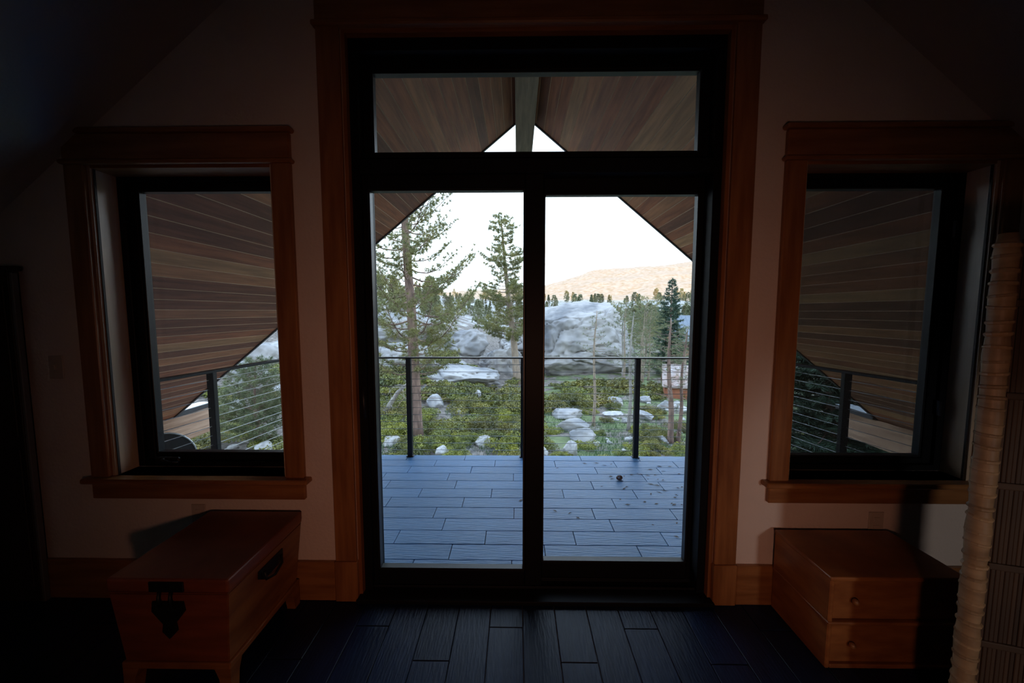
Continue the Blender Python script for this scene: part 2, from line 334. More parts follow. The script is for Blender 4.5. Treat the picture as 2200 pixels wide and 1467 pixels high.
# ------------------------------------------------------------------ door
door = tag(empty('door_1', (CX, WI, 0)), 'black sliding glass door with transom in a reddish wood casing', 'door', kind='structure')
def P(o, parent):
    o.parent = parent; o.matrix_parent_inverse = Matrix.Translation(-Vector(parent.matrix_world.translation if parent.parent else parent.location)); return o
def pbox(parent, name, x0, x1, y0, y1, z0, z1, m, bev=0.002):
    return P(box(name, x0, x1, y0, y1, z0, z1, m, None, bev), parent)
TF = 1.797                        # face of the casings
cw = 0.107
for s, x0 in ((-1, DX[0]-cw), (1, DX[1])):
    pbox(door, 'casing', x0, x0+cw, TF, WI, 0.212, DZ, 'alder', 0.004)
    pbox(door, 'plinth_block', x0-0.004, x0+cw+0.004, TF-0.008, WI, 0.0, 0.212, 'alder', 0.005)
    a = DX[0] if s < 0 else DX[1]-0.018
    pbox(door, 'jamb', a, a+0.018, WI, 1.862, 0.0, DZ, 'alder', 0.0)
pbox(door, 'casing_bead', DX[0]-cw-0.014, DX[1]+cw+0.014, TF-0.016, WI, DZ-0.004, DZ+0.02, 'alder_flat', 0.006)
pbox(door, 'head_casing', DX[0]-cw, DX[1]+cw, TF-0.004, WI, DZ+0.02, DZ+0.165, 'alder_flat', 0.004)
pbox(door, 'cap_moulding', DX[0]-cw-0.02, DX[1]+cw+0.02, TF-0.028, WI, DZ+0.165, DZ+0.195, 'alder_flat', 0.008)
pbox(door, 'head_jamb', DX[0]+0.018, DX[1]-0.018, WI, 1.862, DZ-0.018, DZ, 'alder_flat', 0.0)
# black frame
FX0, FX1 = DX[0]+0.018, DX[1]-0.018
pbox(door, 'frame_side', FX0, FX0+0.040, 1.850, WO, 0.0, DZ-0.018, 'black_frame')
pbox(door, 'frame_side', FX1-0.040, FX1, 1.850, WO, 0.0, DZ-0.018, 'black_frame')
pbox(door, 'frame_head', FX0+0.040, FX1-0.040, 1.850, WO, DZ-0.075, DZ-0.018, 'black_frame')
pbox(door, 'frame_bar', FX0+0.040, FX1-0.040, 1.850, WO, 2.135, 2.200, 'black_frame')
pbox(door, 'threshold', DX[0], DX[1], 1.775, WO, 0.0, 0.022, 'black_frame', 0.004)
pbox(door, 'track', FX0+0.040, FX1-0.040, 1.925, 1.931, 0.022, 0.040, 'black_metal', 0.001)
pbox(door, 'track', FX0+0.040, FX1-0.040, 1.868, 1.874, 0.022, 0.034, 'black_metal', 0.001)
def sash(parent, name, x0, x1, y0, y1, z0, z1, sl, sr, sb, st, glass_name='pane', gy=None):
    s = empty(name, ((x0+x1)/2, (y0+y1)/2, z0)); P(s, parent)
    def q(nm, a, b, c, d, mm='black_frame', ya=y0, yb=y1, bev=0.004):
        o = box(nm, a, b, ya, yb, c, d, mm, None, bev)
        o.parent = s; o.matrix_parent_inverse = Matrix.Translation(-Vector(((x0+x1)/2, (y0+y1)/2, z0))); return o
    q('stile', x0, x0+sl, z0, z1); q('stile', x1-sr, x1, z0, z1)
    q('bottom_rail', x0+sl, x1-sr, z0, z0+sb); q('top_rail', x0+sl, x1-sr, z1-st, z1)
    g = gy if gy is not None else (y0+y1)/2
    q(glass_name, x0+sl-0.006, x1-sr+0.006, z0+sb-0.006, z1-st+0.006, 'glass', g-0.004, g+0.004, 0.0)
    # glazing beads step the frame down towards the pane
    t = 0.010
    q('glazing_bead', x0+sl, x0+sl+t, z0+sb, z1-st, 'black_metal', g-0.020, g+0.020, 0.002)
    q('glazing_bead', x1-sr-t, x1-sr, z0+sb, z1-st, 'black_metal', g-0.020, g+0.020, 0.002)
    q('glazing_bead', x0+sl+t, x1-sr-t, z0+sb, z0+sb+t, 'black_metal', g-0.020, g+0.020, 0.002)
    q('glazing_bead', x0+sl+t, x1-sr-t, z1-st-t, z1-st, 'black_metal', g-0.020, g+0.020, 0.002)
    return s
sl1 = sash(door, 'sliding_panel', FX0+0.002, 0.130, 1.878, 1.922, 0.030, 2.138, 0.060, 0.090, 0.082, 0.066)
sash(door, 'fixed_panel', 0.050, FX1-0.002, 1.934, 1.980, 0.030, 2.138, 0.082, 0.056, 0.090, 0.072)
sash(door, 'transom', FX0+0.020, FX1-0.020, 1.915, 1.965, 2.190, 2.705, 0.058, 0.058, 0.060, 0.065)
hd = Acc(); hp = [(-0.768, 1.878, 0.93), (-0.768, 1.845, 0.945), (-0.768, 1.838, 1.02), (-0.768, 1.845, 1.095), (-0.768, 1.878, 1.11)]
hd.tube(hp, [0.009]*5, 8)
P(mobj('handle', hd.mesh('handle'), 'black_metal', None, (0, 0, 0), smooth=True), door)
lb = Acc(); 
P(box('handle_plate', -0.783, -0.753, 1.872, 1.879, 0.88, 1.16, 'black_metal', None, 0.003), door)

# ------------------------------------------------------------------ windows
def window(name, X, label, screen):
    a, b = X
    wn = tag(empty(name, ((a+b)/2, WI, WZ[0])), label, 'window', kind='structure')
    c = 0.094
    for x0 in (a-c, b): pbox(wn, 'casing', x0, x0+c, TF, WI, WZ[0], WZ[1], 'alder', 0.004)
    pbox(wn, 'casing_bead', a-c-0.014, b+c+0.014, TF-0.014, WI, WZ[1]-0.002, WZ[1]+0.018, 'alder_flat', 0.006)
    pbox(wn, 'head_casing', a-c, b+c, TF-0.003, WI, WZ[1]+0.018, WZ[1]+0.135, 'alder_flat', 0.004)
    pbox(wn, 'cap_moulding', a-c-0.018, b+c+0.018, TF-0.022, WI, WZ[1]+0.135, WZ[1]+0.158, 'alder_flat', 0.007)
    pbox(wn, 'stool', a-c-0.028, b+c+0.028, TF-0.030, 1.936, WZ[0]-0.026, WZ[0], 'alder_flat', 0.006)
    pbox(wn, 'apron', a-c, b+c, TF, WI, WZ[0]-0.112, WZ[0]-0.026, 'alder_flat', 0.004)
    pbox(wn, 'jamb', a, a+0.014, WI-0.002, 1.936, WZ[0], WZ[1], 'jamb', 0.0)
    pbox(wn, 'jamb', b-0.014, b, WI-0.002, 1.936, WZ[0], WZ[1], 'jamb', 0.0)
    pbox(wn, 'head_jamb', a+0.014, b-0.014, WI-0.002, 1.936, WZ[1]-0.014, WZ[1], 'alder_flat', 0.0)
    for x0 in (a+0.016, b-0.016-0.004): pbox(wn, 'jamb_strip', x0, x0+0.004, WI+0.006, WI+0.016, WZ[0], WZ[1]-0.014, 'dark_wood', 0.0)
    f = 0.045
    pbox(wn, 'frame_side', a, a+f, 1.934, WO, WZ[0], WZ[1], 'black_frame', 0.003); pbox(wn, 'frame_side', b-f, b, 1.934, WO, WZ[0], WZ[1], 'black_frame', 0.003)
    pbox(wn, 'frame_head', a+f, b-f, 1.934, WO, WZ[1]-0.036, WZ[1], 'black_frame', 0.003); pbox(wn, 'frame_sill', a+f, b-f, 1.934, WO, WZ[0], WZ[0]+0.030, 'black_frame', 0.003)
    if screen: pbox(wn, 'insect_screen', a+f+0.004, b-f-0.004, 2.006, 2.007, WZ[0]+0.034, WZ[1]-0.040, 'screen', 0.0)
    sash(wn, 'sash', a+f, b-f, 1.952, 2.000, WZ[0]+0.030, WZ[1]-0.036, 0.044, 0.044, 0.030, 0.034, gy=1.980)
    return wn
w1 = window('window_1', WL, 'left casement window with black sash and reddish wood casing', False)
w2 = window('window_2', WR, 'right casement window with black sash and reddish wood casing', True)
# crank and latch hardware
cr = Acc(); cr.tube([(-1.88, 1.930, 0.690), (-1.88, 1.905, 0.690), (-1.84, 1.900, 0.684), (-1.79, 1.902, 0.680)], [0.008, 0.009, 0.006, 0.005], 6)
P(mobj('crank_handle', cr.mesh('crank_handle'), 'black_metal', None, smooth=True), w1)
P(box('crank_cover', -1.93, -1.80, 1.918, 1.936, 0.672, 0.700, 'black_metal', None, 0.006), w1)
for zz in (0.98, 1.88): P(box('latch', 2.160, 2.172, 1.918, 1.936, zz-0.04, zz+0.04, 'black_metal', None, 0.003), w2)

# ------------------------------------------------------------------ wall plates
def outlet(name, x, z, label, slots=True):
    o = empty(name, (x, WI-0.003, z)); tag(o, label, 'outlet' if slots else 'switch')
    mobj('cover_plate', box_mesh('cover_plate', -0.036, 0.036, -0.003, 0.003, -0.058, 0.058, 0.002), 'plate', o)
    if slots:
        for dz in (-0.02, 0.02):
            mobj('socket', box_mesh('socket', -0.014, 0.014, -0.002, 0.002, -0.012, 0.012, 0.001), 'plate', o, (0, -0.0045, dz))
    else: mobj('toggle', box_mesh('toggle', -0.006, 0.006, -0.006, 0.006, -0.012, 0.012, 0.002), 'plate', o, (0, -0.007, 0))
outlet('wall_outlet', -1.62, 0.440, 'pale wall outlet above the back of the wooden trunk')
outlet('wall_outlet', 1.785, 0.425, 'pale wall outlet above the two-drawer chest')
outlet('wall_switch', -2.285, 1.20, 'small switch plate on the wall left of the left window', False)

# ------------------------------------------------------------------ left trunk
def trunk():
    t = tag(empty('storage_trunk', (-1.312, 1.555, 0)), 'dark reddish-brown wooden trunk with black iron lock under the left window', 'trunk')
    hw, hd_, zt = 0.232, 0.243, 0.476
    def taper(nm, z0, z1, wb, wt, db, dt, m):
        V = [(-wb, -db, z0), (wb, -db, z0), (wb, db, z0), (-wb, db, z0), (-wt, -dt, z1), (wt, -dt, z1), (wt, dt, z1), (-wt, dt, z1)]
        me = pyd(nm, V, [(3, 2, 1, 0), (4, 5, 6, 7), (0, 1, 5, 4), (1, 2, 6, 5), (2, 3, 7, 6), (3, 0, 4, 7)])
        bm = bmesh.new(); bm.from_mesh(me); bmesh.ops.bevel(bm, geom=list(bm.edges), offset=0.004, segments=2, affect='EDGES'); bm.to_mesh(me); bm.free()
        return mobj(nm, me, m, t)
    bd = taper('body', 0.125, 0.418, hw-0.030, hw-0.004, hd_-0.020, hd_-0.003, 'chest_red')
    bd.data.materials.append(M['chest_side'])
    for p in bd.data.polygons:
        if abs(p.normal.x) > 0.8: p.material_index = 1
    mobj('lid', box_mesh('lid', -hw, hw, -hd_, hd_, 0.421, zt, 0.008, 2), 'chest_red', t)
    mobj('base_rail', box_mesh('base_rail', -hw+0.020, hw-0.020, -hd_+0.012, hd_-0.012, 0.100, 0.127, 0.005, 2), 'chest_side', t)
    for sx_ in (-1, 1):
        for sy_ in (-1, 1):
            xo, yo = sx_*(hw-0.022), sy_*(hd_-0.014)
            V = []
            for z, k in ((0, 0.040), (0.06, 0.046), (0.101, 0.062)):
                V += [(xo, yo, z), (xo-sx_*k, yo, z), (xo-sx_*k, yo-sy_*k, z), (xo, yo-sy_*k, z)]
            Fc = [(3, 2, 1, 0), (8, 9, 10, 11)]+[(l*4+i, l*4+(i+1) % 4, l*4+4+(i+1) % 4, l*4+4+i) for l in (0, 1) for i in range(4)]
            me = pyd('foot', V, Fc); bm = bmesh.new(); bm.from_mesh(me); bmesh.ops.recalc_face_normals(bm, faces=bm.faces); bm.to_mesh(me); bm.free()
            mobj('foot', me, 'chest_side', t)
    yf = -hd_
    hp = mobj('hasp_plate', box_mesh('hasp_plate', -0.066, 0.066, yf-0.005, yf+0.002, 0.428, 0.468, 0.002), 'iron', t)
    for xx in (-0.022, 0.022):
        a = Acc(); a.tube([(xx, yf-0.008, 0.432), (xx, yf-0.014, 0.405), (xx, yf-0.008, 0.375)], [0.006]*3, 6)
        mobj('hasp_loop', a.mesh('hasp_loop'), 'iron', t, smooth=True)
    yb = -hd_+0.003
    mobj('lock_plate', prism_xz('lock_plate', [(-0.058, 0.388), (-0.062, 0.350), (-0.040, 0.322), (-0.022, 0.300), (-0.026, 0.268), (0.0, 0.240), (0.026, 0.268), (0.022, 0.300), (0.040, 0.322), (0.062, 0.350), (0.058, 0.388)], yb-0.006, yb+0.006), 'iron', t)
    # side handle plates with bail
    for s in (1, -1):
        x0 = s*(hw-0.006)
        mobj('handle_plate', prism_yz('handle_plate', [(-0.075, 0.385), (0.085, 0.385), (0.085, 0.352), (0.055, 0.330), (-0.045, 0.330), (-0.075, 0.352)], x0-0.003*s, x0+0.004*s), 'iron', t)
        a = Acc(); x1 = x0+0.012*s
        a.tube([(x1, -0.05, 0.37), (x1+0.004*s, -0.048, 0.335), (x1+0.006*s, 0.005, 0.318), (x1+0.004*s, 0.058, 0.335), (x1, 0.06, 0.37)], [0.006]*5, 6)
        mobj('bail_handle', a.mesh('bail_handle'), 'iron', t, smooth=True)
trunk()

# ------------------------------------------------------------------ right two-drawer chest
def drawer_chest():
    x0, x1, y0, y1, zt = 1.276, 1.822, 1.462, 1.796, 0.402
    t = tag(empty('drawer_chest', ((x0+x1)/2, (y0+y1)/2, 0)), 'low reddish wooden chest with two wide drawers under the right window', 'chest')
    hw, hd_ = (x1-x0)/2, (y1-y0)/2
    b = 0.004
    mobj('side_panel', box_mesh('side_panel', -hw, -hw+0.018, -hd_, hd_, 0.0, zt-0.018, b), 'drawer_wood', t)
    mobj('side_panel', box_mesh('side_panel', hw-0.018, hw, -hd_, hd_, 0.0, zt-0.018, b), 'drawer_wood', t)
    mobj('top', box_mesh('top', -hw-0.003, hw+0.003, -hd_-0.004, hd_, zt-0.018, zt, 0.005, 2), 'drawer_wood', t)
    mobj('bottom', box_mesh('bottom', -hw+0.018, hw-0.018, -hd_, hd_, 0.0, 0.018, b), 'drawer_wood', t)
    mobj('back_panel', box_mesh('back_panel', -hw+0.018, hw-0.018, hd_-0.012, hd_, 0.018, zt-0.018), 'drawer_wood', t)
    mobj('divider_rail', box_mesh('divider_rail', -hw-0.003, hw+0.003, -hd_-0.005, hd_, 0.194, 0.208, 0.004, 2), 'drawer_wood', t)
    for z0, z1 in ((0.022, 0.190), (0.212, 0.380)):
        d = mobj('drawer', box_mesh('drawer', -hw+0.022, hw-0.022, -hd_+0.010, hd_-0.02, z0, z1, 0.003), 'drawer_wood', t)
        for xx in (-0.17, 0.17):
            me = bpy.data.meshes.new('knob'); bm = bmesh.new(); bmesh.ops.create_uvsphere(bm, u_segments=12, v_segments=8, radius=0.013); bm.to_mesh(me); bm.free()
            mobj('knob', me, 'chest_side', d, (xx, -hd_-0.002, (z0+z1)/2), smooth=True)
drawer_chest()

# ------------------------------------------------------------------ bamboo screen, right edge
def bamboo_screen():
    a, ang = Vector((1.455, 1.155, 0)), math.radians(-16)
    t = tag(empty('bamboo_screen', a, ang), 'tall woven bamboo screen with bound edge pole in the right foreground', 'screen')
    H = 1.705
    ac = Acc(); n = 28
    path = [(0.0, 0.0, H*i/n) for i in range(n+1)]
    ac.tube(path, [0.026+0.0022*math.sin(i*2.1)+0.0015*rng.random() for i in range(n)]+[0.020], 12)
    mobj('edge_pole', ac.mesh('edge_pole'), 'bamboo', t, smooth=True)
    me = None
    for i in range(44):
        z = 0.02+i*0.0385+rng.uniform(-0.006, 0.006)
        if me is None:
            bm = bmesh.new(); bmesh.ops.create_cone(bm, cap_ends=True, segments=12, radius1=0.0295, radius2=0.0295, depth=0.016)
            bmesh.ops.bevel(bm, geom=[e_ for e_ in bm.edges if abs(e_.verts[0].co.z-e_.verts[1].co.z) < 1e-6], offset=0.005, segments=1, affect='EDGES')
            me = bpy.data.meshes.new('binding'); bm.to_mesh(me); bm.free(); me.materials.append(M['bamboo'])
        o = bpy.data.objects.new('binding', me); o.location = (0, 0, z); o.rotation_euler = (rng.uniform(-.12, .12), rng.uniform(-.12, .12), 0); link(o, t)
    sl_me = box_mesh('slat', -0.0052, 0.0052, -0.004, 0.004, 0.015, H-0.03, 0.0015); sl_me.materials.append(M['bamboo_shaded'])
    for i in range(52):
        o = bpy.data.objects.new('slat', sl_me); o.location = (0.032+i*0.0112, rng.uniform(-.0015, .0015), rng.uniform(-.004, .004)); link(o, t)
    for z in (0.16, 0.42, 0.68, 0.94, 1.22, 1.50, H-0.03):
        mobj('batten', box_mesh('batten', 0.026, 0.618, -0.011, -0.003, z-0.011, z+0.011, 0.004, 2), 'bamboo_shaded', t)
bamboo_screen()

# ------------------------------------------------------------------ dark tall panel at the left edge
def dark_cabinet():
    t = tag(empty('dark_cabinet', (-2.555, 1.79, 0)), 'tall shallow dark wooden cabinet with capped top at the left edge', 'cabinet')
    mobj('body', box_mesh('body', -0.12, 0.135, -0.020, 0.006, 0.0, 1.665, 0.003), 'dark_wood', t)
    mobj('edge_strip', box_mesh('edge_strip', 0.136, 0.153, -0.018, 0.006, 0.0, 1.660, 0.003), 'lit_edge', t)
    mobj('top_cap', box_mesh('top_cap', -0.125, 0.180, -0.030, 0.006, 1.666, 1.690, 0.006, 2), 'dark_wood', t)
    for z0, z1 in ((0.09, 0.80), (0.86, 1.60)):
        mobj('door_panel', box_mesh('door_panel', -0.10, 0.115, -0.028, -0.021, z0, z1, 0.003), 'dark_wood', t)
dark_cabinet()

# ------------------------------------------------------------------ porch roof with boards
RY = 5.19                         # outer rake edge
XEL, XER = -4.90, 5.06
roof = tag(empty('porch_roof', (RX, WO, RZ)), 'brown board-lined gable roof overhanging the deck', 'roof', kind='structure')
BW = 0.1330
def board_mesh(w_, th=0.022, ch=0.0028):
    pts = [(0.0005, -ch), (ch+0.0005, 0.0), (w_-ch-0.0005, 0.0), (w_-0.0005, -ch), (w_-0.0005, -th), (0.0005, -th)]
    return pts
def side(sgn, m, s0, smax):
    c, s = 1/math.hypot(1, m), m/math.hypot(1, m)
    # s = distance down the slope from the ridge; n = outward (up) is -th in the profile
    k = 0; pos = s0-BW*math.floor(s0/BW)-BW
    while pos < smax:
        a, b = max(pos, 0.01), min(pos+BW, smax)
        if b-a > 0.03:
            pr = board_mesh(b-a)
            pts = []
            for u, v in pr:
                d = a+u; up = -v            # v is negative going up into the roof
                pts.append((sgn*(d*c)+sgn*up*s, -d*s+up*c))
            y0, y1 = WO+0.001, RY
            me = prism_xz('board', pts, 0, y1-y0); me.materials.append(M['soffit%d' % rng.choice([0, 0, 1, 2, 2, 3, 4])]); me.materials.append(M['groove_glint'])
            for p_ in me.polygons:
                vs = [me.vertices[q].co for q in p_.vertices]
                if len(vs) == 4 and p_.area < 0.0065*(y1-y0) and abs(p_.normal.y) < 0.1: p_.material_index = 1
            o = mobj('board', me, None, None, (RX, y0, RZ)); P(o, roof)
        pos += BW; k += 1
nL = math.hypot(1, ML); nR = math.hypot(1, MR)
side(-1, ML, 0.745, (RX-XEL)*nL)
side(1, MR, 0.06, (XER-RX)*nR)
# roof deck above the boards, rake drip edges
dk = prism_xz('roof_deck', [(XEL-0.5-RX, -ML*(RX-XEL+0.5)+0.035), (0, 0.035), (XER+0.5-RX, -MR*(XER+0.5-RX)+0.035), (XER+0.5-RX, -MR*(XER+0.5-RX)+0.20), (0, 0.20), (XEL-0.5-RX, -ML*(RX-XEL+0.5)+0.20)], 0, RY-0.02-WO)
P(mobj('roof_deck', dk, 'drip', None, (RX, WO, RZ)), roof)
for sg, m_, xe in ((-1, ML, RX-XEL), (1, MR, XER-RX)):
    me = prism_xz('drip_edge', [(0, -0.018), (sg*xe, -m_*xe-0.018), (sg*xe, -m_*xe+0.16), (0, 0.16)], 0, 0.035)
    P(mobj('drip_edge', me, 'drip', None, (RX, RY, RZ)), roof)
P(box('ridge_beam', -0.025, 0.2165, WO, 6.02, EYE+2.31, EYE+2.57, 'beam', None, 0.006), roof)
for nm, x0, x1, sgn in (('l', XEL-0.02-0.13, XEL+0.03, -1), ('r', XER-0.05, XER+0.13, 1)):
    b = P(box('eave_beam', x0, x1, WO+0.3, 5.81 if sgn < 0 else 5.80, -0.42, -0.035, 'eave_beam', None, 0.006), roof)
    fl_ = box('beam_cap', x0-0.05, x1+0.004, RY+0.02, 5.83, -0.035, 0.030, 'drip', None, 0.003); P(fl_, roof)
    P(box('cap_flashing', x0-0.05, x1+0.002, RY+0.02, 5.832, 0.030, 0.038, 'flashing', None, 0.0), roof)

# ------------------------------------------------------------------ deck
DZK = -0.070
DYE = 3.935
deck = tag(box('deck', -2.75, 2.95, WO, DYE-0.01, DZK-0.22, DZK-0.010, 'deck_grout'), 'grey wood-look tile deck outside the glass door', 'deck', kind='structure')
x_off = [0.669, 0.385, 0.771, 0.576, 0.671, 0.392, 0.782, 0.586, 0.686, 0.394, 0.790, 0.578, 0.66]
ye = 3.796; LPx = 0.6095
rows = [(3.796, DYE)]+[(3.796-0.157*(i+1), 3.796-0.157*i) for i in range(11)]+[(WO+0.002, 3.796-0.157*11)]
for i, (ya, yb) in enumerate(rows):
    xs = sorted(x_off[i]+LPx*k for k in range(-6, 5)); xs = [-2.75]+[q for q in xs if -2.72 < q < 2.92]+[2.95]
    for j in range(len(xs)-1):
        z = DZK+rng.uniform(-0.0008, 0.0008)
        tile('tile', xs[j]+0.0022, xs[j+1]-0.0022, ya+0.0022, yb-0.0022, z-0.011, z, 'deck_tile', deck, 0.0015)

# ------------------------------------------------------------------ railing
rail = tag(empty('cable_railing', (CX, 3.9, DZK)), 'black metal deck railing with thin horizontal steel cables', 'railing')
RTOP = DZK+1.068
cL, cR = (-2.362, 3.905), (2.488, 3.905)
hL, hR = (-2.640, 2.06), (2.870, 2.06)
def lerp(a, b, t): return (a[0]+(b[0]-a[0])*t, a[1]+(b[1]-a[1])*t)
def bar(name, a, b, z0, z1, wd, m):
    d = Vector((b[0]-a[0], b[1]-a[1], 0)); L_ = d.length
    me = box_mesh(name, 0, L_, -wd/2, wd/2, z0, z1, 0.003); o = mobj(name, me, m, None, (a[0], a[1], 0), (0, 0, math.atan2(d.y, d.x))); return P(o, rail)
bar('top_rail', (cL[0]-0.03, cL[1]), (cR[0]+0.03, cR[1]), RTOP-0.014, RTOP, 0.062, 'black_metal')
bar('top_rail', cL, hL, RTOP-0.022, RTOP-0.0005, 0.060, 'black_metal'); bar('top_rail', cR, hR, RTOP-0.022, RTOP-0.0005, 0.060, 'black_metal')
posts = [(-1.141, 3.905), (0.064, 3.905), (1.257, 3.905), cL, cR, lerp(cL, hL, 0.487), lerp(cR, hR, 0.466), lerp(cL, hL, 0.985), lerp(cR, hR, 0.985)]
for i, (x, y) in enumerate(posts):
    ps = empty('post', (x, y, DZK)); P(ps, rail)
    mobj('shaft', box_mesh('shaft', -0.0255, 0.0255, -0.0255, 0.0255, 0.004, 1.052, 0.003), 'black_metal', ps)
    mobj('foot_plate', box_mesh('foot_plate', -0.038, 0.038, -0.030, 0.028, 0.0, 0.008, 0.002), 'black_metal', ps)
    if i > 4: ps.rotation_euler.z = math.radians(8 if x < 0 else -11)
for a, b in ((cL, cR), (cL, hL), (cR, hR)):
    for k in range(13):
        z = DZK+1.052-0.0765*(k+1)+0.012
        ac = Acc(); ac.tube([(a[0], a[1], z), (b[0], b[1], z)], [0.0029]*2, 6)
        P(mobj('cable', ac.mesh('cable'), 'steel', None, smooth=True), rail)

# pine cone lying on the deck
pc = Acc()
for i in range(7):
    for k in range(7):
        t = 2*math.pi*(k+0.5*(i % 2))/7; r = 0.016*math.sin(math.pi*(i+0.8)/8); x = -0.026+0.0085*i
        c = Vector((x, math.cos(t)*r, math.sin(t)*r)); d = Vector((0.008, math.cos(t)*0.010, math.sin(t)*0.010)); s_ = Vector((0, -math.sin(t), math.cos(t)))*0.006
        q = c+d; pc.add([tuple(c-s_), tuple(c+s_), tuple(q+s_*0.5), tuple(q-s_*0.5), tuple(c+Vector((0.007, 0, 0)))], [(0, 1, 2, 3), (3, 2, 4), (1, 4, 2), (0, 3, 4), (0, 4, 1)])
tag(mobj('pine_cone', pc.mesh('pine_cone'), 'shrub_stem', None, (0.936, 3.36, DZK+0.020), (0, 0.1, 0.5)), 'small dark pine cone lying on the grey deck tiles', 'pine cone')

# satellite dish beyond the left railing
def dish():
    t = tag(empty('satellite_dish', (-4.03, 4.15, -0.20)), 'dark round dish standing beyond the left railing below the beam', 'dish')
    R_ = 0.30; V = [(0, 0.05, 0)]; Fc = []
    for i in range(1, 7):
        r = R_*i/6
        for k in range(36): a = 2*math.pi*k/36; V.append((math.cos(a)*r*0.92, 0.05-0.09*(i/6)**2*0+0.05*(1-(i/6)**2)-0.05, math.sin(a)*r))
    for k in range(36): Fc.append((0, 1+k, 1+(k+1) % 36))
    for i in range(5):
        for k in range(36): Fc.append((1+i*36+k, 1+(i+1)*36+k, 1+(i+1)*36+(k+1) % 36, 1+i*36+(k+1) % 36))
    me = pyd('reflector', V, Fc); o = mobj('reflector', me, 'black_metal', t, (0, 0, 0), (math.radians(8), 0, math.radians(30)), True)
    md = o.modifiers.new('thickness', 'SOLIDIFY'); md.thickness = 0.012
    a = Acc(); a.tube([(math.cos(2*math.pi*k/36)*R_*0.92, 0, math.sin(2*math.pi*k/36)*R_) for k in range(37)], [0.008]*37, 6)
    mobj('rim', a.mesh('rim'), 'flashing', t, (0, 0, 0), (math.radians(8), 0, math.radians(30)), True)
    a = Acc(); a.tube([(0, 0.03, -0.1), (-0.05, 0.12, -0.35), (-0.35, 0.25, -0.60), (-1.0, 0.3, -0.42)], [0.02]*4, 8)
    mobj('mast', a.mesh('mast'), 'black_metal', t, smooth=True)
dish()

# ================================================================== OUTDOORS
PY = [-60, 0, 8, 14, 20, 30, 45, 60, 80, 130, 200, 300, 420, 520]
PZ = [-3.0, -3.1, -3.1, -3.25, -3.7, -4.1, -3.8, -3.3, -3.0, -2.4, -0.3, 7.5, 12.0, 16.0]
def sstep(a, b, x): t = min(1, max(0, (x-a)/(b-a))); return t*t*(3-2*t)
def ground_z(x, y):
    z = float(np.interp(y, PY, PZ))
    u = x/max(y, 6.0)
    left = sstep(0.02, -0.30, u)
    z += left*(sstep(14, 40, y)*3.4+sstep(30, 70, y)*2.0)
    n1 = noise.noise(Vector((x*0.13, y*0.13, 0.3))); n2 = noise.noise(Vector((x*0.45, y*0.45, 5.1)))
    amp = sstep(6, 14, y)
    z += amp*(n1*0.55+n2*0.16)*(1+0.6*left)
    z += sstep(90, 260, y)*noise.noise(Vector((x*0.02, y*0.02, 2.0)))*4.0
    return z
def ground_mesh():
    # rows grow with distance so the near ground is finely cut
    ys = []; y = -45.0
    while y < 560: ys.append(y); y += 0.45 if 6 < y < 30 else (1.0 if y < 60 else 2.5 if y < 140 else 10)
    nx = 150; V = []; Fc = []; rocky = []; duff = []
    for y in ys:
        half = 60+max(0, y)*1.15
        for i in range(nx+1):
            t = i/nx*2-1; x = half*(0.35*t+0.65*t**3)
            V.append((x, y, ground_z(x, y)))
            u = x/max(y, 6.0); duff.append(0.30*sstep(0.10, 0.02, u)-0.02*sstep(60, 90, y))
            rocky.append(0.10*sstep(170, 260, y)+0.16*sstep(0.0, -0.3, u)*sstep(17, 26, y)+0.10*sstep(60, 110, y)-0.10*sstep(0.12, 0.35, u)*(1-sstep(30, 60, y)))
    for j in range(len(ys)-1):
        for i in range(nx): a = j*(nx+1)+i; Fc.append((a, a+1, a+nx+2, a+nx+1))
    me = pyd('ground', V, Fc); at = me.attributes.new('rocky', 'FLOAT', 'POINT'); at.data.foreach_set('value', np.array(rocky, np.float32))
    at = me.attributes.new('duff', 'FLOAT', 'POINT'); at.data.foreach_set('value', np.array(duff, np.float32))
    return me
gd = tag(mobj('ground', ground_mesh(), 'ground', smooth=True), 'rocky mountain ground of granite, soil and grass below the deck', 'ground', kind='structure')

def hill_mesh():
    RXs = [-1.2, -0.6, -0.38, -0.13, 0.0, 0.08, 0.19, 0.33, 0.48, 0.7, 1.2]; RZs = [70, 52, 48, 52, 60, 74, 101, 111, 135, 160, 175]
    ys = np.linspace(470, 1150, 70); V = []; Fc = []; nx = 200
    for y in ys:
        for i in range(nx+1):
            u = -1.2+2.4*i/nx; x = u*y
            rz = float(np.interp(u, RXs, RZs)); t = (y-470)/(1000-470)
            prof = 12+(rz-12)*(sstep(0.0, 1.0, t)*0.75+0.25*min(t, 1)) if t < 1 else rz-(t-1)*90
            n = noise.fractal(Vector((x*0.006, y*0.006, 1.0)), 1.0, 2.0, 6)
            V.append((x, y, prof+n*11*sstep(0, 0.3, t)*(1-0.55*sstep(0.8, 1.0, t))+noise.noise(Vector((x*0.05, y*0.05, 4)))*2.0))
    for j in range(len(ys)-1):
        for i in range(nx): a = j*(nx+1)+i; Fc.append((a, a+1, a+nx+2, a+nx+1))
    return pyd('hill', V, Fc)
tag(mobj('hill', hill_mesh(), 'hill', smooth=True), 'pale granite hill lit warm by the low sun on the horizon', 'hill', kind='structure')
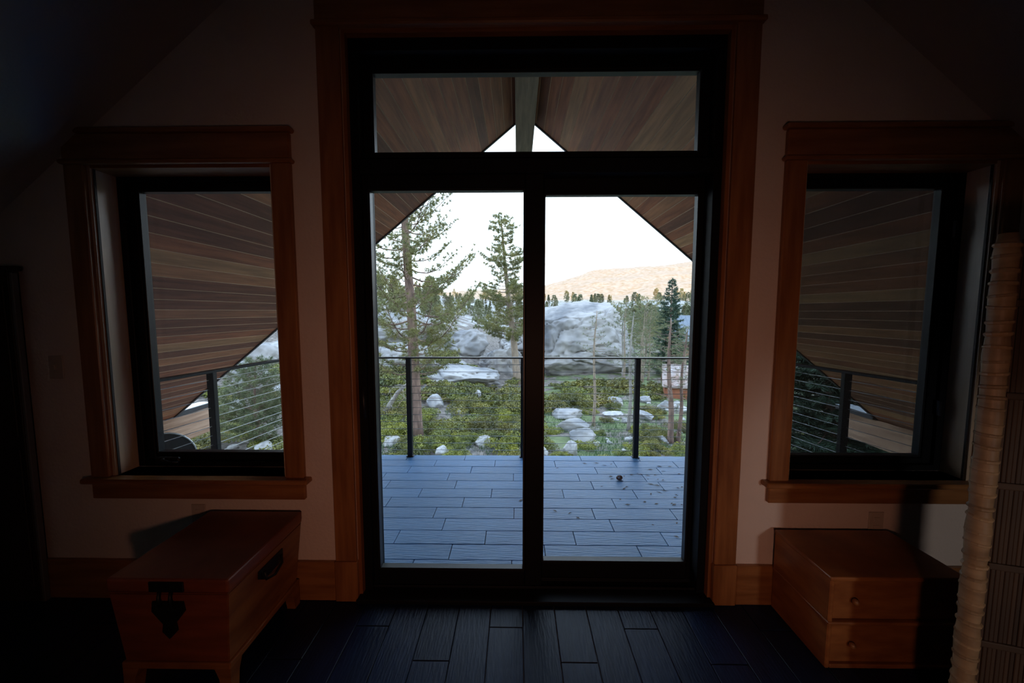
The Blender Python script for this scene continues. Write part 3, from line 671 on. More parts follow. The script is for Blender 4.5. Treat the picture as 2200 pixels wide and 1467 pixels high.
def shading_ridge():  # unseen ridge, raised to keep the low sun off the foreground
    V = []; Fc = []; nx = 60; prof = [(-45, -3.2), (-120, 8), (-220, 44), (-300, 78), (-380, 70), (-520, 30)]
    for y, z in prof:
        for i in range(nx+1):
            x = -900+1800*i/nx; V.append((x, y+noise.noise(Vector((x*0.01, y*0.01, 0)))*8*(y < -50), z+noise.noise(Vector((x*0.012, y*0.012, 9)))*5*(y < -60)))
    for j in range(len(prof)-1):
        for i in range(nx): a = j*(nx+1)+i; Fc.append((a, a+nx+1, a+nx+2, a+1))
    return pyd('ridge', V, Fc)
tag(mobj('ridge', shading_ridge(), 'ground', smooth=True), 'unseen ridge added behind the house to shade the foreground', 'ridge', kind='structure')

# ------------------------------------------------------------------ rocks
def rock_mesh(seed, sub=4, flat=0.6, rough=0.30, freq=1.1, npl=13, fine=0.05, cuts=()):
    bm = bmesh.new(); bmesh.ops.create_icosphere(bm, subdivisions=sub, radius=1.0); r = random.Random(seed)
    off = Vector((r.uniform(0, 50), r.uniform(0, 50), r.uniform(0, 50)))
    planes = [(Vector((r.gauss(0, 1), r.gauss(0, 1), r.gauss(0.2, 0.9))).normalized(), r.uniform(0.55, 0.90)) for _ in range(npl)]
    planes += [(Vector(c_[:3]).normalized(), c_[3]) for c_ in cuts]
    for v in bm.verts:
        p = v.co.copy(); n = noise.fractal(p*freq+off, 1.0, 2.0, 3)
        q = p*(1+rough*n)
        for pn, d in planes:
            e_ = q.dot(pn)-d
            if e_ > 0: q -= pn*e_*0.92
        q += p*fine*noise.fractal(p*4.5+off, 0.8, 2.1, 5)
        cr_ = abs(noise.noise(p*2.3+off*1.7)); q -= p*0.10*max(0, 1-cr_/0.05)*(1 if fine > 0.04 else 0)
        v.co = Vector((q.x, q.y, q.z*flat))
    me = bpy.data.meshes.new('rock'); bm.to_mesh(me); bm.free(); me.polygons.foreach_set('use_smooth', [True]*len(me.polygons)); return me
ROCKS = [rock_mesh(i, 4, 0.62) for i in range(8)]
def rock(name, x, y, sx_, sy_, sz_, label, m='granite', rz=0.0, sink=0.35, me=None, group=None, seed=0, tilt=0.0):
    src = me if me is not None else ROCKS[seed % 8]
    mm = src.copy() if not src.materials else src
    if not mm.materials: mm.materials.append(M[m])
    o = bpy.data.objects.new(name, mm); o.scale = (sx_, sy_, sz_); o.rotation_euler = (tilt, 0, rz)
    o.location = (x, y, ground_z(x, y)+sz_*0.62*(1-2*sink)); link(o)
    return tag(o, label, 'boulder', group)

# big granite masses (own meshes)
def dome(name, x, y, s, label, seed, sub=5, flat=0.62, sink=0.3, rz=0.0, m='granite_big', rough=0.22, npl=16, fine=0.09, cuts=()):
    me = rock_mesh(seed, sub+1 if sub < 5 else 6, flat, rough, 1.3, npl, fine, cuts); me.materials.append(M[m])
    o = bpy.data.objects.new(name, me); o.scale = s; o.rotation_euler = (0, 0, rz); o.location = (x, y, ground_z(x, y)+s[2]*flat*(1-2*sink)); link(o)
    return tag(o, label, 'rock')
M['granite_big'] = mat('granite_big', (0.360, 0.340, 0.325), 0.9, var=(0.115, 0.118, 0.128), scale=1.9, detail=10, stretch=(1.3, 0.6, 0.32), bump=0.6, bscale=3.0, contrast=(0.34, 0.56))
dome('granite_dome', 5.7, 35.5, (6.2, 4.6, 7.4), 'huge grey granite dome with dark streaked face beyond the railing', 3, rz=0.0, sink=0.26, npl=6, fine=0.055, rough=0.16, cuts=((-0.15, -0.30, 1, 0.66), (0.25, -1, 0.30, 0.60), (1, -0.5, 0.35, 0.66), (-0.7, -1, 0.5, 0.74)))
dome('granite_shelf', 0.6, 44.5, (4.6, 3.8, 5.2), 'pale granite shelf rising behind the streaked dome', 12, rz=1.1)
dome('granite_outcrop', -1.6, 33.5, (2.4, 1.6, 2.9), 'grey granite outcrop beside the slender pine trunk', 21, sub=4)
dome('granite_slab', -3.9, 26.5, (3.2, 2.0, 2.2), 'long pale granite slab sloping down right of the tall pine', 33, sub=4, flat=0.5, rz=-0.5, m='granite', sink=0.52)
dome('granite_slab', -8.4, 25.6, (3.4, 2.2, 2.8), 'broad pale granite slab behind the tall pine trunk', 34, sub=4, flat=0.5, rz=0.3, m='granite', sink=0.45)
dome('granite_slab', -11.5, 34.5, (5.0, 3.2, 4.6), 'high granite slab at the back left of the slope', 35, sub=4, flat=0.55, rz=0.2, m='granite', sink=0.45)
dome('granite_slab', -5.6, 37.5, (3.8, 2.6, 4.2), 'rounded granite ledge far behind the pine branches', 36, sub=4, flat=0.55, rz=0.9, m='granite', sink=0.45)
dome('granite_slab', -18.3, 26.5, (2.8, 2.2, 3.0), 'large granite ledge seen through the left window', 37, sub=4, flat=0.55, rz=0.4, m='granite', sink=0.45)
dome('granite_slab', -15.4, 21.5, (1.5, 1.2, 2.0), 'rounded granite block beside the rake edge in the left window', 38, sub=4, flat=0.6, rz=1.4, m='granite')

B = [ # x, y, sx, sy, sz, seed, rz, material, label
 (-4.33, 12.5, .33, .28, .34, 0, .3, 'granite_white', 'white rounded boulder on the ground left of the tall pine base'),
 (-1.13, 11.9, .29, .25, .36, 1, .9, 'granite_white', 'white rounded boulder among shrubs behind the deck tiles, centre left'),
 (-2.30, 11.3, .22, .22, .30, 2, 2.0, 'granite_white', 'white boulder top just over the deck edge right of the tall pine'),
 (-4.25, 19.3, .52, .42, .62, 3, .5, 'granite', 'dark-faced angular boulder in shrubs right of the tall pine trunk'),
 (-3.25, 18.0, .18, .16, .22, 4, 1.0, 'granite_white', 'small pale stone left of its twin in the green thicket'),
 (-2.74, 17.3, .23, .18, .24, 5, 1.9, 'granite_white', 'small pale stone right of its twin in the green thicket'),
 (1.66, 11.5, .24, .22, .48, 6, .2, 'granite_white', 'white rounded boulder beside a yellow-green shrub at the deck edge'),
 (0.74, 11.4, .22, .20, .28, 7, .7, 'granite_white', 'white boulder next to the meeting stile at the deck edge'),
 (2.30, 17.6, .80, .55, .46, 0, .1, 'granite', 'wide pale slab, uppermost of three stacked slabs in the right pane'),
 (2.30, 15.2, .75, .55, .52, 3, 2.9, 'granite', 'grey sloping slab, middle of three stacked slabs in the right pane'),
 (2.35, 13.4, .52, .42, .40, 4, .2, 'granite', 'grey slab, lowest of three stacked slabs in the right pane'),
 (5.33, 20.0, .58, .45, .44, 5, .1, 'granite', 'pale domed slab behind an olive shrub right of the thin tree'),
 (4.67, 17.8, .55, .35, .22, 2, .3, 'granite_white', 'thin flat slab lying on bare soil in the right pane'),
 (5.80, 17.0, .52, .42, .40, 6, 2.6, 'granite', 'grey rounded slab just right of the railing post'),
 (7.70, 19.2, .52, .40, .36, 7, .4, 'granite', 'grey boulder below the small red shed'),
 (7.05, 20.6, .42, .35, .40, 1, 1.2, 'granite', 'pale boulder left of the small red shed'),
 (8.20, 18.3, .34, .30, .30, 2, 2.2, 'granite_white', 'pale boulder at the right edge below the red shed'),
 (4.78, 16.4, .17, .16, .22, 0, .0, 'granite', 'small round bluish stone beside the railing post'),
 (3.31, 13.2, .13, .11, .12, 3, 1.5, 'granite_white', 'small pale stone on soil left of the right post'),
 (5.25, 13.4, .26, .22, .26, 5, .8, 'granite', 'grey stone in grass beside the paired trunks'),
 (-2.30, 21.4, .24, .22, .55, 6, .4, 'granite_white', 'white angular boulder standing upright in the mid-distance brush'),
 (-8.60, 12.3, .30, .26, .34, 4, 1.0, 'granite_white', 'white boulder at the bottom of the left window view'),
 (-9.90, 14.2, .36, .30, .36, 1, 2.0, 'granite_white', 'pale boulder behind the young pine in the left window'),
 (-13.4, 17.6, .55, .42, .55, 7, .2, 'granite', 'round granite boulder beside the post in the left window'),
]
for i, (x, y, sx_, sy_, sz_, sd_, rz_, m_, lb_) in enumerate(B): rock('boulder', x, y, sx_*1.08, sy_*1.08, sz_*1.35, lb_, m_, rz_, 0.38, seed=sd_)
# loose stones on the soil
small = [rock_mesh(100+i, 2, 0.7) for i in range(4)]
for s_ in small: s_.materials.append(M['granite_white'])
taken = [(b[0], b[1], max(b[2], b[3])) for b in B]
for i in range(46):
    y = 12.0+13*rng.random(); u = rng.uniform(0.13, 0.46) if i < 34 else rng.uniform(-0.85, -0.62); x = u*y
    s_ = rng.uniform(0.06, 0.17)
    o = bpy.data.objects.new('stone', small[i % 4]); o.scale = (s_*1.3, s_, s_); o.rotation_euler = (0, 0, rng.uniform(0, 6)); o.location = (x, y, ground_z(x, y)+s_*0.25); link(o)
    if i < 34: tag(o, 'small pale stone scattered on the grassy soil in the right pane', 'stone', 'loose stones on the soil right of the door mullion')
    else: tag(o, 'small pale stone scattered on the slope in the left window', 'stone', 'loose stones in the left window view')

# ------------------------------------------------------------------ trees
def needles(centres, dirs, length, width, count, spread, g):
    n = len(centres)
    if n == 0: return np.zeros((0, 3, 3))
    C = np.repeat(np.asarray(centres), count, axis=0); D = np.repeat(np.asarray(dirs), count, axis=0)
    R = g.normal(size=C.shape); R /= np.linalg.norm(R, axis=1, keepdims=True)
    N_ = D*(1-spread)+R*spread; N_ /= np.linalg.norm(N_, axis=1, keepdims=True)
    S = np.cross(N_, g.normal(size=C.shape)); S /= np.linalg.norm(S, axis=1, keepdims=True)+1e-9
    L = length*g.uniform(0.7, 1.1, (len(C), 1)); w_ = width*0.5
    b0 = C+N_*L*0.05
    return np.stack([b0+S*w_, b0-S*w_, C+N_*L], axis=1)
def trunk_path(H, lean, n=14, wob=0.04, r=None):
    r = r or rng; p = []
    for i in range(n+1):
        t = i/n; p.append(Vector((lean[0]*t+wob*math.sin(t*7+r.random()*0.4)*min(1, t*3), lean[1]*t, H*t)))
    return p
def at_height(path, H, z):
    t = max(0, min(0.9999, z/H))*(len(path)-1); i = int(t); return path[i].lerp(path[i+1], t-i)
def pine(name, label, x, y, H, r0, lean=(0, 0), z0=2.0, nb=60, Lf=None, tuft=0.14, nw=0.010, cnt=18, tw=5, seed=1, mat_n='needle', mat_b='bark', droop=0.0, up=0.35, dead=8, group=None, rpow=0.9, azb=None, skip=None):
    r = random.Random(seed); g = np.random.default_rng(seed)
    t = tag(empty(name, (x, y, ground_z(x, y)-0.08)), label, 'tree', group)
    path = trunk_path(H, lean, 16, 0.05, r)
    V, Fc = tube_arrays([tuple(p) for p in path], [r0*(1-(i/16))**rpow*(1.0+0.22*max(0, 1-i/1.2))+0.012 for i in range(17)], 12)
    mobj('trunk', pyd('trunk', V, Fc), mat_b, t, smooth=True)
    br = Acc(); cs, ds = [], []
    zs = sorted(z0+(H*0.985-z0)*((i+r.random()*0.8)/nb) for i in range(nb)); az = r.random()*6
    for z in zs:
        az += 2.4+r.uniform(-0.5, 0.5)
        rel = (z-z0)/(H-z0)
        L = Lf(rel)*r.uniform(0.75, 1.12)
        if skip and skip(rel, az, r): continue
        p0 = at_height(path, H, z); out = Vector((math.cos(az), math.sin(az), 0))
        n = 5; pts = []; yaw = r.uniform(-0.25, 0.25); sag = droop+r.uniform(-0.08, 0.08)
        for k in range(n+1):
            s_ = k/n; a2 = az+yaw*s_; o2 = Vector((math.cos(a2), math.sin(a2), 0))
            pts.append(p0+o2*L*s_+Vector((0, 0, L*(-sag*math.sin(s_*math.pi*0.9)+up*s_**2))))
        rb = max(0.008, r0*0.16*(L/2.2)**0.8*(1-0.3*rel))
        br.tube([tuple(q) for q in pts], [rb*(1-0.8*k/n)+0.002 for k in range(n+1)], 4)
        nt_ = max(2, int(tw*L))
        for k in range(nt_):
            s_ = 0.30+0.70*(k+r.random())/nt_; i0 = min(n-1, int(s_*n)); q = pts[i0].lerp(pts[i0+1], s_*n-i0)
            d = (pts[i0+1]-pts[i0]).normalized(); sd_ = d.cross(Vector((0, 0, 1))).normalized()*(1 if k % 2 else -1)
            td = (d*0.6+sd_*r.uniform(0.5, 1.0)+Vector((0, 0, r.uniform(-0.1, 0.45)))).normalized(); tl = L*r.uniform(0.12, 0.26)
            e_ = q+td*tl; br.tube([tuple(q), tuple(e_)], [0.006, 0.003], 3)
            cs.append(tuple(e_)); ds.append(tuple(td))
            if tl > tuft*1.3: cs.append(tuple(q.lerp(e_, 0.55))); ds.append(tuple((td+Vector((0, 0, 0.3))).normalized()))
        cs.append(tuple(pts[-1])); ds.append(tuple((pts[-1]-pts[-2]).normalized()))
    for i in range(dead):
        z = r.uniform(H*0.10, z0+0.3); a_ = r.random()*6.28; p0 = at_height(path, H, z); L = r.uniform(0.3, 1.0)*min(1.4, Lf(0.1))
        q1 = p0+Vector((math.cos(a_), math.sin(a_), r.uniform(-0.25, 0.2)))*L*0.55; q2 = q1+Vector((math.cos(a_+0.4), math.sin(a_+0.4), r.uniform(-0.5, 0.3)))*L*0.5
        br.tube([tuple(p0), tuple(q1), tuple(q2)], [0.014, 0.009, 0.003], 4)
    mobj('branches', br.mesh('branches'), 'bark_grey' if mat_b == 'bark_grey' else mat_b, t)
    if cs: tag(mobj('foliage', tri_mesh('foliage', needles(cs, ds, tuft, nw, cnt, 0.62, g)), mat_n, t), kind='stuff')
    return t
def fir(name, label, x, y, H, r0, W, z0=0.3, nb=90, seed=1, mat_n='needle_dark', size=0.10, lean=(0, 0), group=None, gap=0.0, parts=True):
    r = random.Random(seed); g = np.random.default_rng(seed)
    t = tag(empty(name, (x, y, ground_z(x, y)-0.08)), label, 'tree', group)
    path = trunk_path(H, lean, 8, 0.02, r)
    V, Fc = tube_arrays([tuple(p) for p in path], [r0*(1-i/8)+0.01 for i in range(9)], 8)
    mobj('trunk', pyd('trunk', V, Fc), 'bark', t, smooth=True)
    br = Acc(); cs, ds = [], []; az = r.random()*6
    for i in range(nb):
        rel = (i+r.random())/nb; z = z0+(H-z0)*rel**0.9; az += 2.4+r.uniform(-0.4, 0.4)
        if r.random() < gap: continue
        L = W*(1-rel)**0.85*r.uniform(0.7, 1.1)+0.10; p0 = at_height(path, H, z); n = 4; pts = []
        for k in range(n+1):
            s_ = k/n; pts.append(p0+Vector((math.cos(az), math.sin(az), 0))*L*s_+Vector((0, 0, L*(-0.30*s_+0.16*s_**2+0.10*s_**4))))
        br.tube([tuple(q) for q in pts], [max(0.004, 0.018*L*(1-k/n))+0.002 for k in range(n+1)], 3)
        m_ = max(3, int(L/size*1.6))
        for k in range(m_):
            s_ = 0.15+0.85*(k+0.5)/m_; i0 = min(n-1, int(s_*n)); q = pts[i0].lerp(pts[i0+1], s_*n-i0); d = (pts[i0+1]-pts[i0]).normalized()
            for sg in (-1, 1):
                td = (d*0.8+d.cross(Vector((0, 0, 1))).normalized()*sg*r.uniform(0.5, 1.0)+Vector((0, 0, r.uniform(-0.28, 0.02)))).normalized()
                l2 = L*(1-s_)*0.45+size
                for j in range(max(1, int(l2/size))): cs.append(tuple(q+td*size*(j+0.4))); ds.append(tuple(td))
        cs.append(tuple(pts[-1])); ds.append(tuple((pts[-1]-pts[-2]).normalized()))
    for k in range(4): cs.append(tuple(path[-1]-Vector((0, 0, 0.12*k)))); ds.append((0, 0, 1))
    mobj('branches', br.mesh('branches'), 'bark', t)
    tag(mobj('foliage', tri_mesh('foliage', needles(cs, ds, size*1.5, size*0.30, 6, 0.45, g)), mat_n, t), kind='stuff')
    return t

# the tall pine at the left of the door view
pine('tall_pine', 'tall pine with reddish-brown trunk close beyond the railing, left pane', -3.57, 13.1, 13.0, 0.195, (-0.42, 0.1), 2.5, 112,
     lambda q: 2.45*(1-q)**0.45 if q > 0.1 else 1.7, 0.18, 0.015, 24, 10.0, 5, 'needle', 'bark', 0.14, 0.42, 14, rpow=0.62)
# slender pine at the centre
pine('slender_pine', 'slender leaning pine with clumped crown left of the meeting stile', 0.05, 29.0, 13.2, 0.30, (-1.35, 0.2), 3.6, 120,
     lambda q: 2.55*(1-q)**0.40*(0.75+0.25*math.sin(q*23)), 0.28, 0.028, 24, 9.0, 9, 'needle', 'bark_pale', 0.05, 0.18, 8, rpow=0.8)
fir('tall_fir', 'pointed dark green fir standing tallest in the right pane', 13.4, 33.0, 8.4, 0.16, 1.95, 0.5, 120, 3, 'needle_dark', 0.17)
pine('paired_pine', 'thicker left trunk of the paired pines at the right pane edge', 5.55, 13.35, 4.6, 0.10, (-0.12, 0.1), 2.2, 26, lambda q: 0.85*(1-q)**0.5+0.1, 0.13, 0.010, 14, 7, 12, 'needle_cool', 'bark', 0.05, 0.25, 10, rpow=0.7)
pine('paired_pine', 'thinner right trunk of the paired pines at the right pane edge', 5.88, 13.5, 4.2, 0.065, (0.22, 0.1), 2.0, 22, lambda q: 0.75*(1-q)**0.5+0.1, 0.13, 0.010, 14, 7, 13, 'needle_cool', 'bark', 0.05, 0.25, 8, rpow=0.7)
pine('thin_pine', 'thin pale-trunked pine with sparse crown and bare lower twigs', 3.31, 16.0, 5.05, 0.062, (0.05, 0.1), 3.2, 20, lambda q: 0.75*(1-q)**0.6+0.1, 0.13, 0.010, 12, 6, 14, 'needle_cool', 'bark_pale', 0.10, 0.12, 26, rpow=0.7)
pine('thin_pine', 'thin grey-trunked pine just left of the right railing post', 4.63, 15.35, 5.0, 0.068, (0.10, 0.1), 2.6, 26, lambda q: 0.85*(1-q)**0.6+0.1, 0.13, 0.010, 12, 6, 15, 'needle_cool', 'bark_grey', 0.10, 0.12, 20, rpow=0.7)
pine('dead_snag', 'bare white dead trunk between the dome and the green pines', 8.55, 30.2, 5.6, 0.09, (-0.1, 0), 5.7, 1, lambda q: 0.5, 0.1, 0.01, 0, 1, 16, 'needle_cool', 'bark_grey', 0, 0.2, 26, rpow=0.6)
pine('round_pine', 'rounded yellow-green pine left of the pointed fir', 13.2, 38.5, 6.8, 0.13, (0, 0), 1.6, 60, lambda q: 1.75*math.sin(min(1, q*1.2+0.25)*2.6)+0.2, 0.24, 0.028, 14, 6, 17, 'needle', 'bark_pale', 0.0, 0.35, 4)
pine('round_pine', 'smaller rounded pine beside the bare white trunk', 11.5, 43.0, 6.2, 0.12, (0, 0), 1.2, 50, lambda q: 1.5*math.sin(min(1, q*1.2+0.25)*2.6)+0.2, 0.24, 0.028, 14, 6, 18, 'needle', 'bark_pale', 0.0, 0.35, 4)
pine('bushy_pine', 'bushy green pine in front of the shed on the far right', 11.6, 26.0, 4.6, 0.10, (0.1, 0), 0.8, 46, lambda q: 1.3*(1-q)**0.6+0.2, 0.18, 0.018, 14, 6, 19, 'needle_cool', 'bark_pale', 0.0, 0.3, 4)
pine('bushy_pine', 'bushy grey-green pine growing behind the right railing post', 8.9, 27.0, 4.4, 0.10, (0.1, 0), 0.9, 46, lambda q: 1.35*(1-q)**0.55+0.2, 0.18, 0.018, 14, 6, 20, 'needle_cool', 'bark_pale', 0.0, 0.3, 4)
for k, (x, y, lb_) in enumerate(((8.3, 29.0, 'left of three pale bare trunks behind the right post'), (9.9, 29.5, 'middle of three pale bare trunks behind the right post'), (10.6, 30.2, 'right of three pale bare trunks behind the right post'))):
    pine('pale_trunk_pine', lb_, x, y, 6.2, 0.085, (0.05*k, 0), 4.0, 24, lambda q: 1.1*(1-q)**0.5+0.2, 0.20, 0.020, 12, 6, 30+k, 'needle_cool', 'bark_pale', 0.0, 0.25, 10, group='pale trunks behind the right post')
pine('young_pine', 'young bushy pine outside the left window beyond the railing', -9.45, 13.2, 3.3, 0.07, (0.1, 0), 0.4, 100, lambda q: 1.25*(1-q)**0.5+0.12, 0.16, 0.014, 20, 13, 41, 'needle_cool', 'bark', 0.0, 0.35, 2)
fir('dark_fir', 'dense dark fir filling the left of the right window view', 7.55, 9.0, 7.2, 0.14, 1.75, 0.1, 190, 6, 'needle_dark', 0.10)
fir('dark_fir', 'second dark fir behind the beam in the right window view', 11.8, 12.5, 6.0, 0.14, 1.6, 0.2, 120, 8, 'needle_dark', 0.13)
# leaning dead trunk, left
dt = tag(empty('leaning_dead_pine', (-6.15, 16.6, ground_z(-6.15, 16.6)-0.1)), 'grey dead trunk leaning right with bare twigs left of the tall pine', 'dead tree')
a = Acc(); pth = [(0, 0, 0), (0.35, 0.1, 0.75), (0.75, 0.2, 1.35), (1.2, 0.3, 1.75)]; a.tube(pth, [0.13, 0.11, 0.09, 0.05], 9); mobj('trunk', a.mesh('trunk'), 'bark_grey', dt, smooth=True)
a = Acc()
for i in range(34):
    s_ = rng.random()*2.99; k = int(s_); p0 = Vector(pth[k]).lerp(Vector(pth[k+1]), s_-k); d = Vector((rng.gauss(0, 1), rng.gauss(0, 0.6), rng.gauss(-0.1, 0.6))).normalized(); L = rng.uniform(0.4, 1.1)
    q1 = p0+d*L*0.5; q2 = q1+(d+Vector((rng.gauss(0, 0.4), rng.gauss(0, 0.4), rng.gauss(-0.2, 0.4)))).normalized()*L*0.5
    a.tube([tuple(p0), tuple(q1), tuple(q2)], [0.016, 0.010, 0.004], 4)
mobj('twigs', a.mesh('twigs'), 'bark_grey', dt)

# forest: shared tree meshes
def far_tree_meshes(kind, seed):
    r = random.Random(seed); g = np.random.default_rng(seed); cs, ds = [], []
    for i in range(150):
        rel = r.random()**0.8; z = 0.12+0.88*rel; a_ = r.random()*6.28
        R_ = (0.20*(1-rel)**0.8+0.012) if kind == 0 else 0.20*math.sin(min(1, rel*0.85+0.22)*2.9)**0.7+0.02
        rr = R_*r.uniform(0.35, 1.0); cs.append((math.cos(a_)*rr, math.sin(a_)*rr, z-0.05*rr)); ds.append((math.cos(a_), math.sin(a_), -0.15 if kind == 0 else 0.3))
    for k in range(3): cs.append((0, 0, 0.95+0.02*k)); ds.append((0, 0, 1))
    me = tri_mesh('far_foliage', needles(cs, ds, 0.085, 0.030, 9, 0.6, g)); me.materials.append(M['needle_hazed'])
    V, Fc = tube_arrays([(0, 0, 0), (0, 0, 0.5), (0, 0, 0.97)], [0.016, 0.010, 0.003], 5); mt = pyd('far_trunk', V, Fc); mt.materials.append(M['bark_pale'])
    return me, mt
FT = [far_tree_meshes(i % 2, 50+i) for i in range(6)]
def pick(label, u):
    # a list of (upper bound of x/y, phrase): the phrase says where among its neighbours the thing stands
    if isinstance(label, str): return label
    for lim, ph in label:
        if u < lim: return ph
    return label[-1][1]
def far_tree(x, y, H, k, label, group):
    label = pick(label, x/y)
    o = empty('conifer', (x, y, ground_z(x, y)-0.1), rng.random()*6); o.scale = (H, H, H); tag(o, label, 'tree', group)
    tag(link(bpy.data.objects.new('foliage', FT[k][0]), o), kind='stuff'); link(bpy.data.objects.new('trunk', FT[k][1]), o)
fpl = []
for i in range(400):
    if len(fpl) > 118: break
    y = rng.uniform(80, 210); u = rng.uniform(-0.30, 0.47)
    if any((u*y-a_)**2+(y-b_)**2 < 7.0 for a_, b_ in fpl): continue
    fpl.append((u*y, y))
    far_tree(u*y, y, rng.uniform(3.2, 6.2)*(0.75+y/500), rng.randrange(6), [(-0.16, 'small distant conifer in the forest belt behind the tall pine'), (-0.02, 'small distant conifer in the forest belt left of the slender pine'), (0.07, 'small distant conifer in the forest belt beside the meeting stile'), (0.28, 'small distant conifer in the forest belt above the granite dome'), (9, 'small distant conifer in the forest belt behind the right pane grove')], 'distant conifers below the hill')
for i in range(110):
    y = rng.uniform(215, 400); u = rng.uniform(-0.28, 0.50)
    if any((u*y-a_)**2+(y-b_)**2 < 40.0 for a_, b_ in fpl): continue
    fpl.append((u*y, y))
    far_tree(u*y, y, rng.uniform(6.0, 10.5), rng.randrange(6), [(0.07, 'tiny far conifer below the distant ridge in the left pane'), (0.20, 'tiny far conifer at the hill foot near the meeting stile'), (0.34, 'tiny far conifer at the hill foot above the granite dome'), (9, 'tiny far conifer at the hill foot beside the pointed fir')], 'far conifers on the granite shelf')
for i in range(16):
    y = 53+i*1.6; u = 0.31+0.19*((i*7) % 16)/16
    far_tree(u*y, y, rng.uniform(4.0, 6.2), rng.randrange(6), 'conifer in the dark grove behind the pointed fir', 'grove behind the pointed fir')
for i in range(14):
    y = rng.uniform(44, 70); u = rng.uniform(-0.42, -0.10)
    far_tree(u*y, y, rng.uniform(3.0, 5.5), rng.randrange(6), 'conifer on the granite slope behind the tall pine', 'conifers on the slope behind the tall pine')

# ------------------------------------------------------------------ shrubs
def shrub_mesh(seed, n, leaf, m):
    g = np.random.default_rng(seed); r = random.Random(seed)
    lobes = [(g.uniform(-0.7, 0.7), g.uniform(-0.7, 0.7), g.uniform(0.0, 0.42), g.uniform(0.22, 0.48)) for _ in range(11)]+[(0, 0, 0.1, 0.5)]
    lb = np.array(lobes); idx = g.integers(0, len(lb), n); D = g.normal(size=(n, 3)); D[:, 2] = np.abs(D[:, 2])*0.9+0.02; D /= np.linalg.norm(D, axis=1, keepdims=True)
    rad = lb[idx, 3:4]*np.where(g.random((n, 1)) < 0.3, g.uniform(0.3, 0.8, (n, 1)), g.uniform(0.85, 1.06, (n, 1))); C = lb[idx, :3]+D*rad; C[:, 2] = np.maximum(C[:, 2], 0.02)*0.8
    N_ = D+g.normal(size=(n, 3))*0.55; N_ /= np.linalg.norm(N_, axis=1, keepdims=True)
    A = np.cross(N_, g.normal(size=(n, 3))); A /= np.linalg.norm(A, axis=1, keepdims=True)+1e-9; Bv = np.cross(N_, A)
    s_ = leaf*g.uniform(0.6, 1.2, (n, 1))
    p0, p1, p2, p3 = C-A*s_, C+Bv*s_*0.5, C+A*s_, C-Bv*s_*0.5
    me = tri_mesh('shrub', np.concatenate([np.stack([p0, p1, p2], 1), np.stack([p0, p2, p3], 1)])); me.materials.append(M[m])
    # twiggy core so that no light leaks straight through
    return me
SH_N = [shrub_mesh(i, 4200, 0.042, 'shrub') for i in range(5)]; SH_B = [shrub_mesh(20+i, 4200, 0.042, 'shrub_bright') for i in range(2)]
SH_F = [shrub_mesh(40+i, 1500, 0.075, 'shrub') for i in range(3)]
placed = []
def shrub(x, y, s_, label, group=None, mesh=None, zs=1.05):
    o = bpy.data.objects.new('shrub', mesh if mesh else (rng.choice(SH_N+SH_B) if y < 19 else rng.choice(SH_F)))
    o.scale = (s_, s_, s_*zs); o.rotation_euler = (0, 0, rng.random()*6.28); o.location = (x, y, ground_z(x, y)-0.06*s_); link(o); placed.append((x, y, s_))
    return tag(o, label, 'shrub', group)
shrub(2.35, 12.25, 0.62, 'bright yellow-green shrub in front of the lowest slab, right pane', mesh=SH_B[0], zs=0.8)
shrub(3.95, 12.05, 0.66, 'bright yellow-green shrub just left of the right railing post', mesh=SH_B[1], zs=0.75)
shrub(1.25, 11.2, 0.48, 'bright green shrub hugging the white boulder at the deck edge', mesh=SH_B[0], zs=0.8)
shrub(5.35, 11.9, 0.62, 'yellow-green shrub under the paired pine trunks', mesh=SH_B[1], zs=0.6)
shrub(2.7, 19.8, 1.25, 'large olive shrub mound at the upper left of the right pane', mesh=SH_N[0])
shrub(1.55, 18.6, 1.05, 'olive shrub mound beside the meeting stile in the right pane', mesh=SH_N[1])
shrub(5.0, 19.0, 0.62, 'low olive shrub in front of the domed slab', mesh=SH_N[2])
shrub(6.35, 18.0, 0.72, 'dark rounded shrub left of the paired pine trunks', mesh=SH_N[3])
shrub(4.9, 24.5, 1.5, 'tall deep green shrub clump between the two thin pines', mesh=SH_F[0], zs=1.1)
shrub(6.4, 24.0, 1.3, 'deep green shrub clump behind the thin grey-trunked pine', mesh=SH_F[1], zs=1.0)
def free(x, y, s_):
    for a_, b_, c_ in placed:
        if (a_-x)**2+(b_-y)**2 < (0.50*(c_+s_))**2: return False
    for a_, b_, c_ in taken:
        if abs(a_-x) < 0.45*s_+c_*0.75 and -0.6*s_-c_ < y-b_ < 0.5*s_: return False
        if abs(a_-x) < 0.55*s_+c_*0.8 and 0 < b_-y < 1.1+s_: return False
    if (x+3.57)**2+(y-13.1)**2 < 0.5: return False
    return True
def scatter(n, ur, yr, sr, label, group, prob=None):
    c = 0
    for _ in range(n*14):
        y = rng.uniform(*yr); u = rng.uniform(*ur); x = u*y; s_ = rng.uniform(*sr)
        if prob and rng.random() > prob(u, y): continue
        if free(x, y, s_): shrub(x, y, s_, pick(label, u), group); c += 1
        if c >= n: break
scatter(85, (-0.40, 0.06), (10.6, 15.5), (0.45, 1.15), [(-0.29, 'low olive-green shrub in the near thicket left of the tall pine'), (-0.16, 'low olive-green shrub in the near thicket just right of the tall pine'), (-0.06, 'low olive-green shrub in the near thicket around the centre-left boulder'), (9, 'low olive-green shrub in the near thicket beside the meeting stile')], 'near shrub thicket in the left pane')
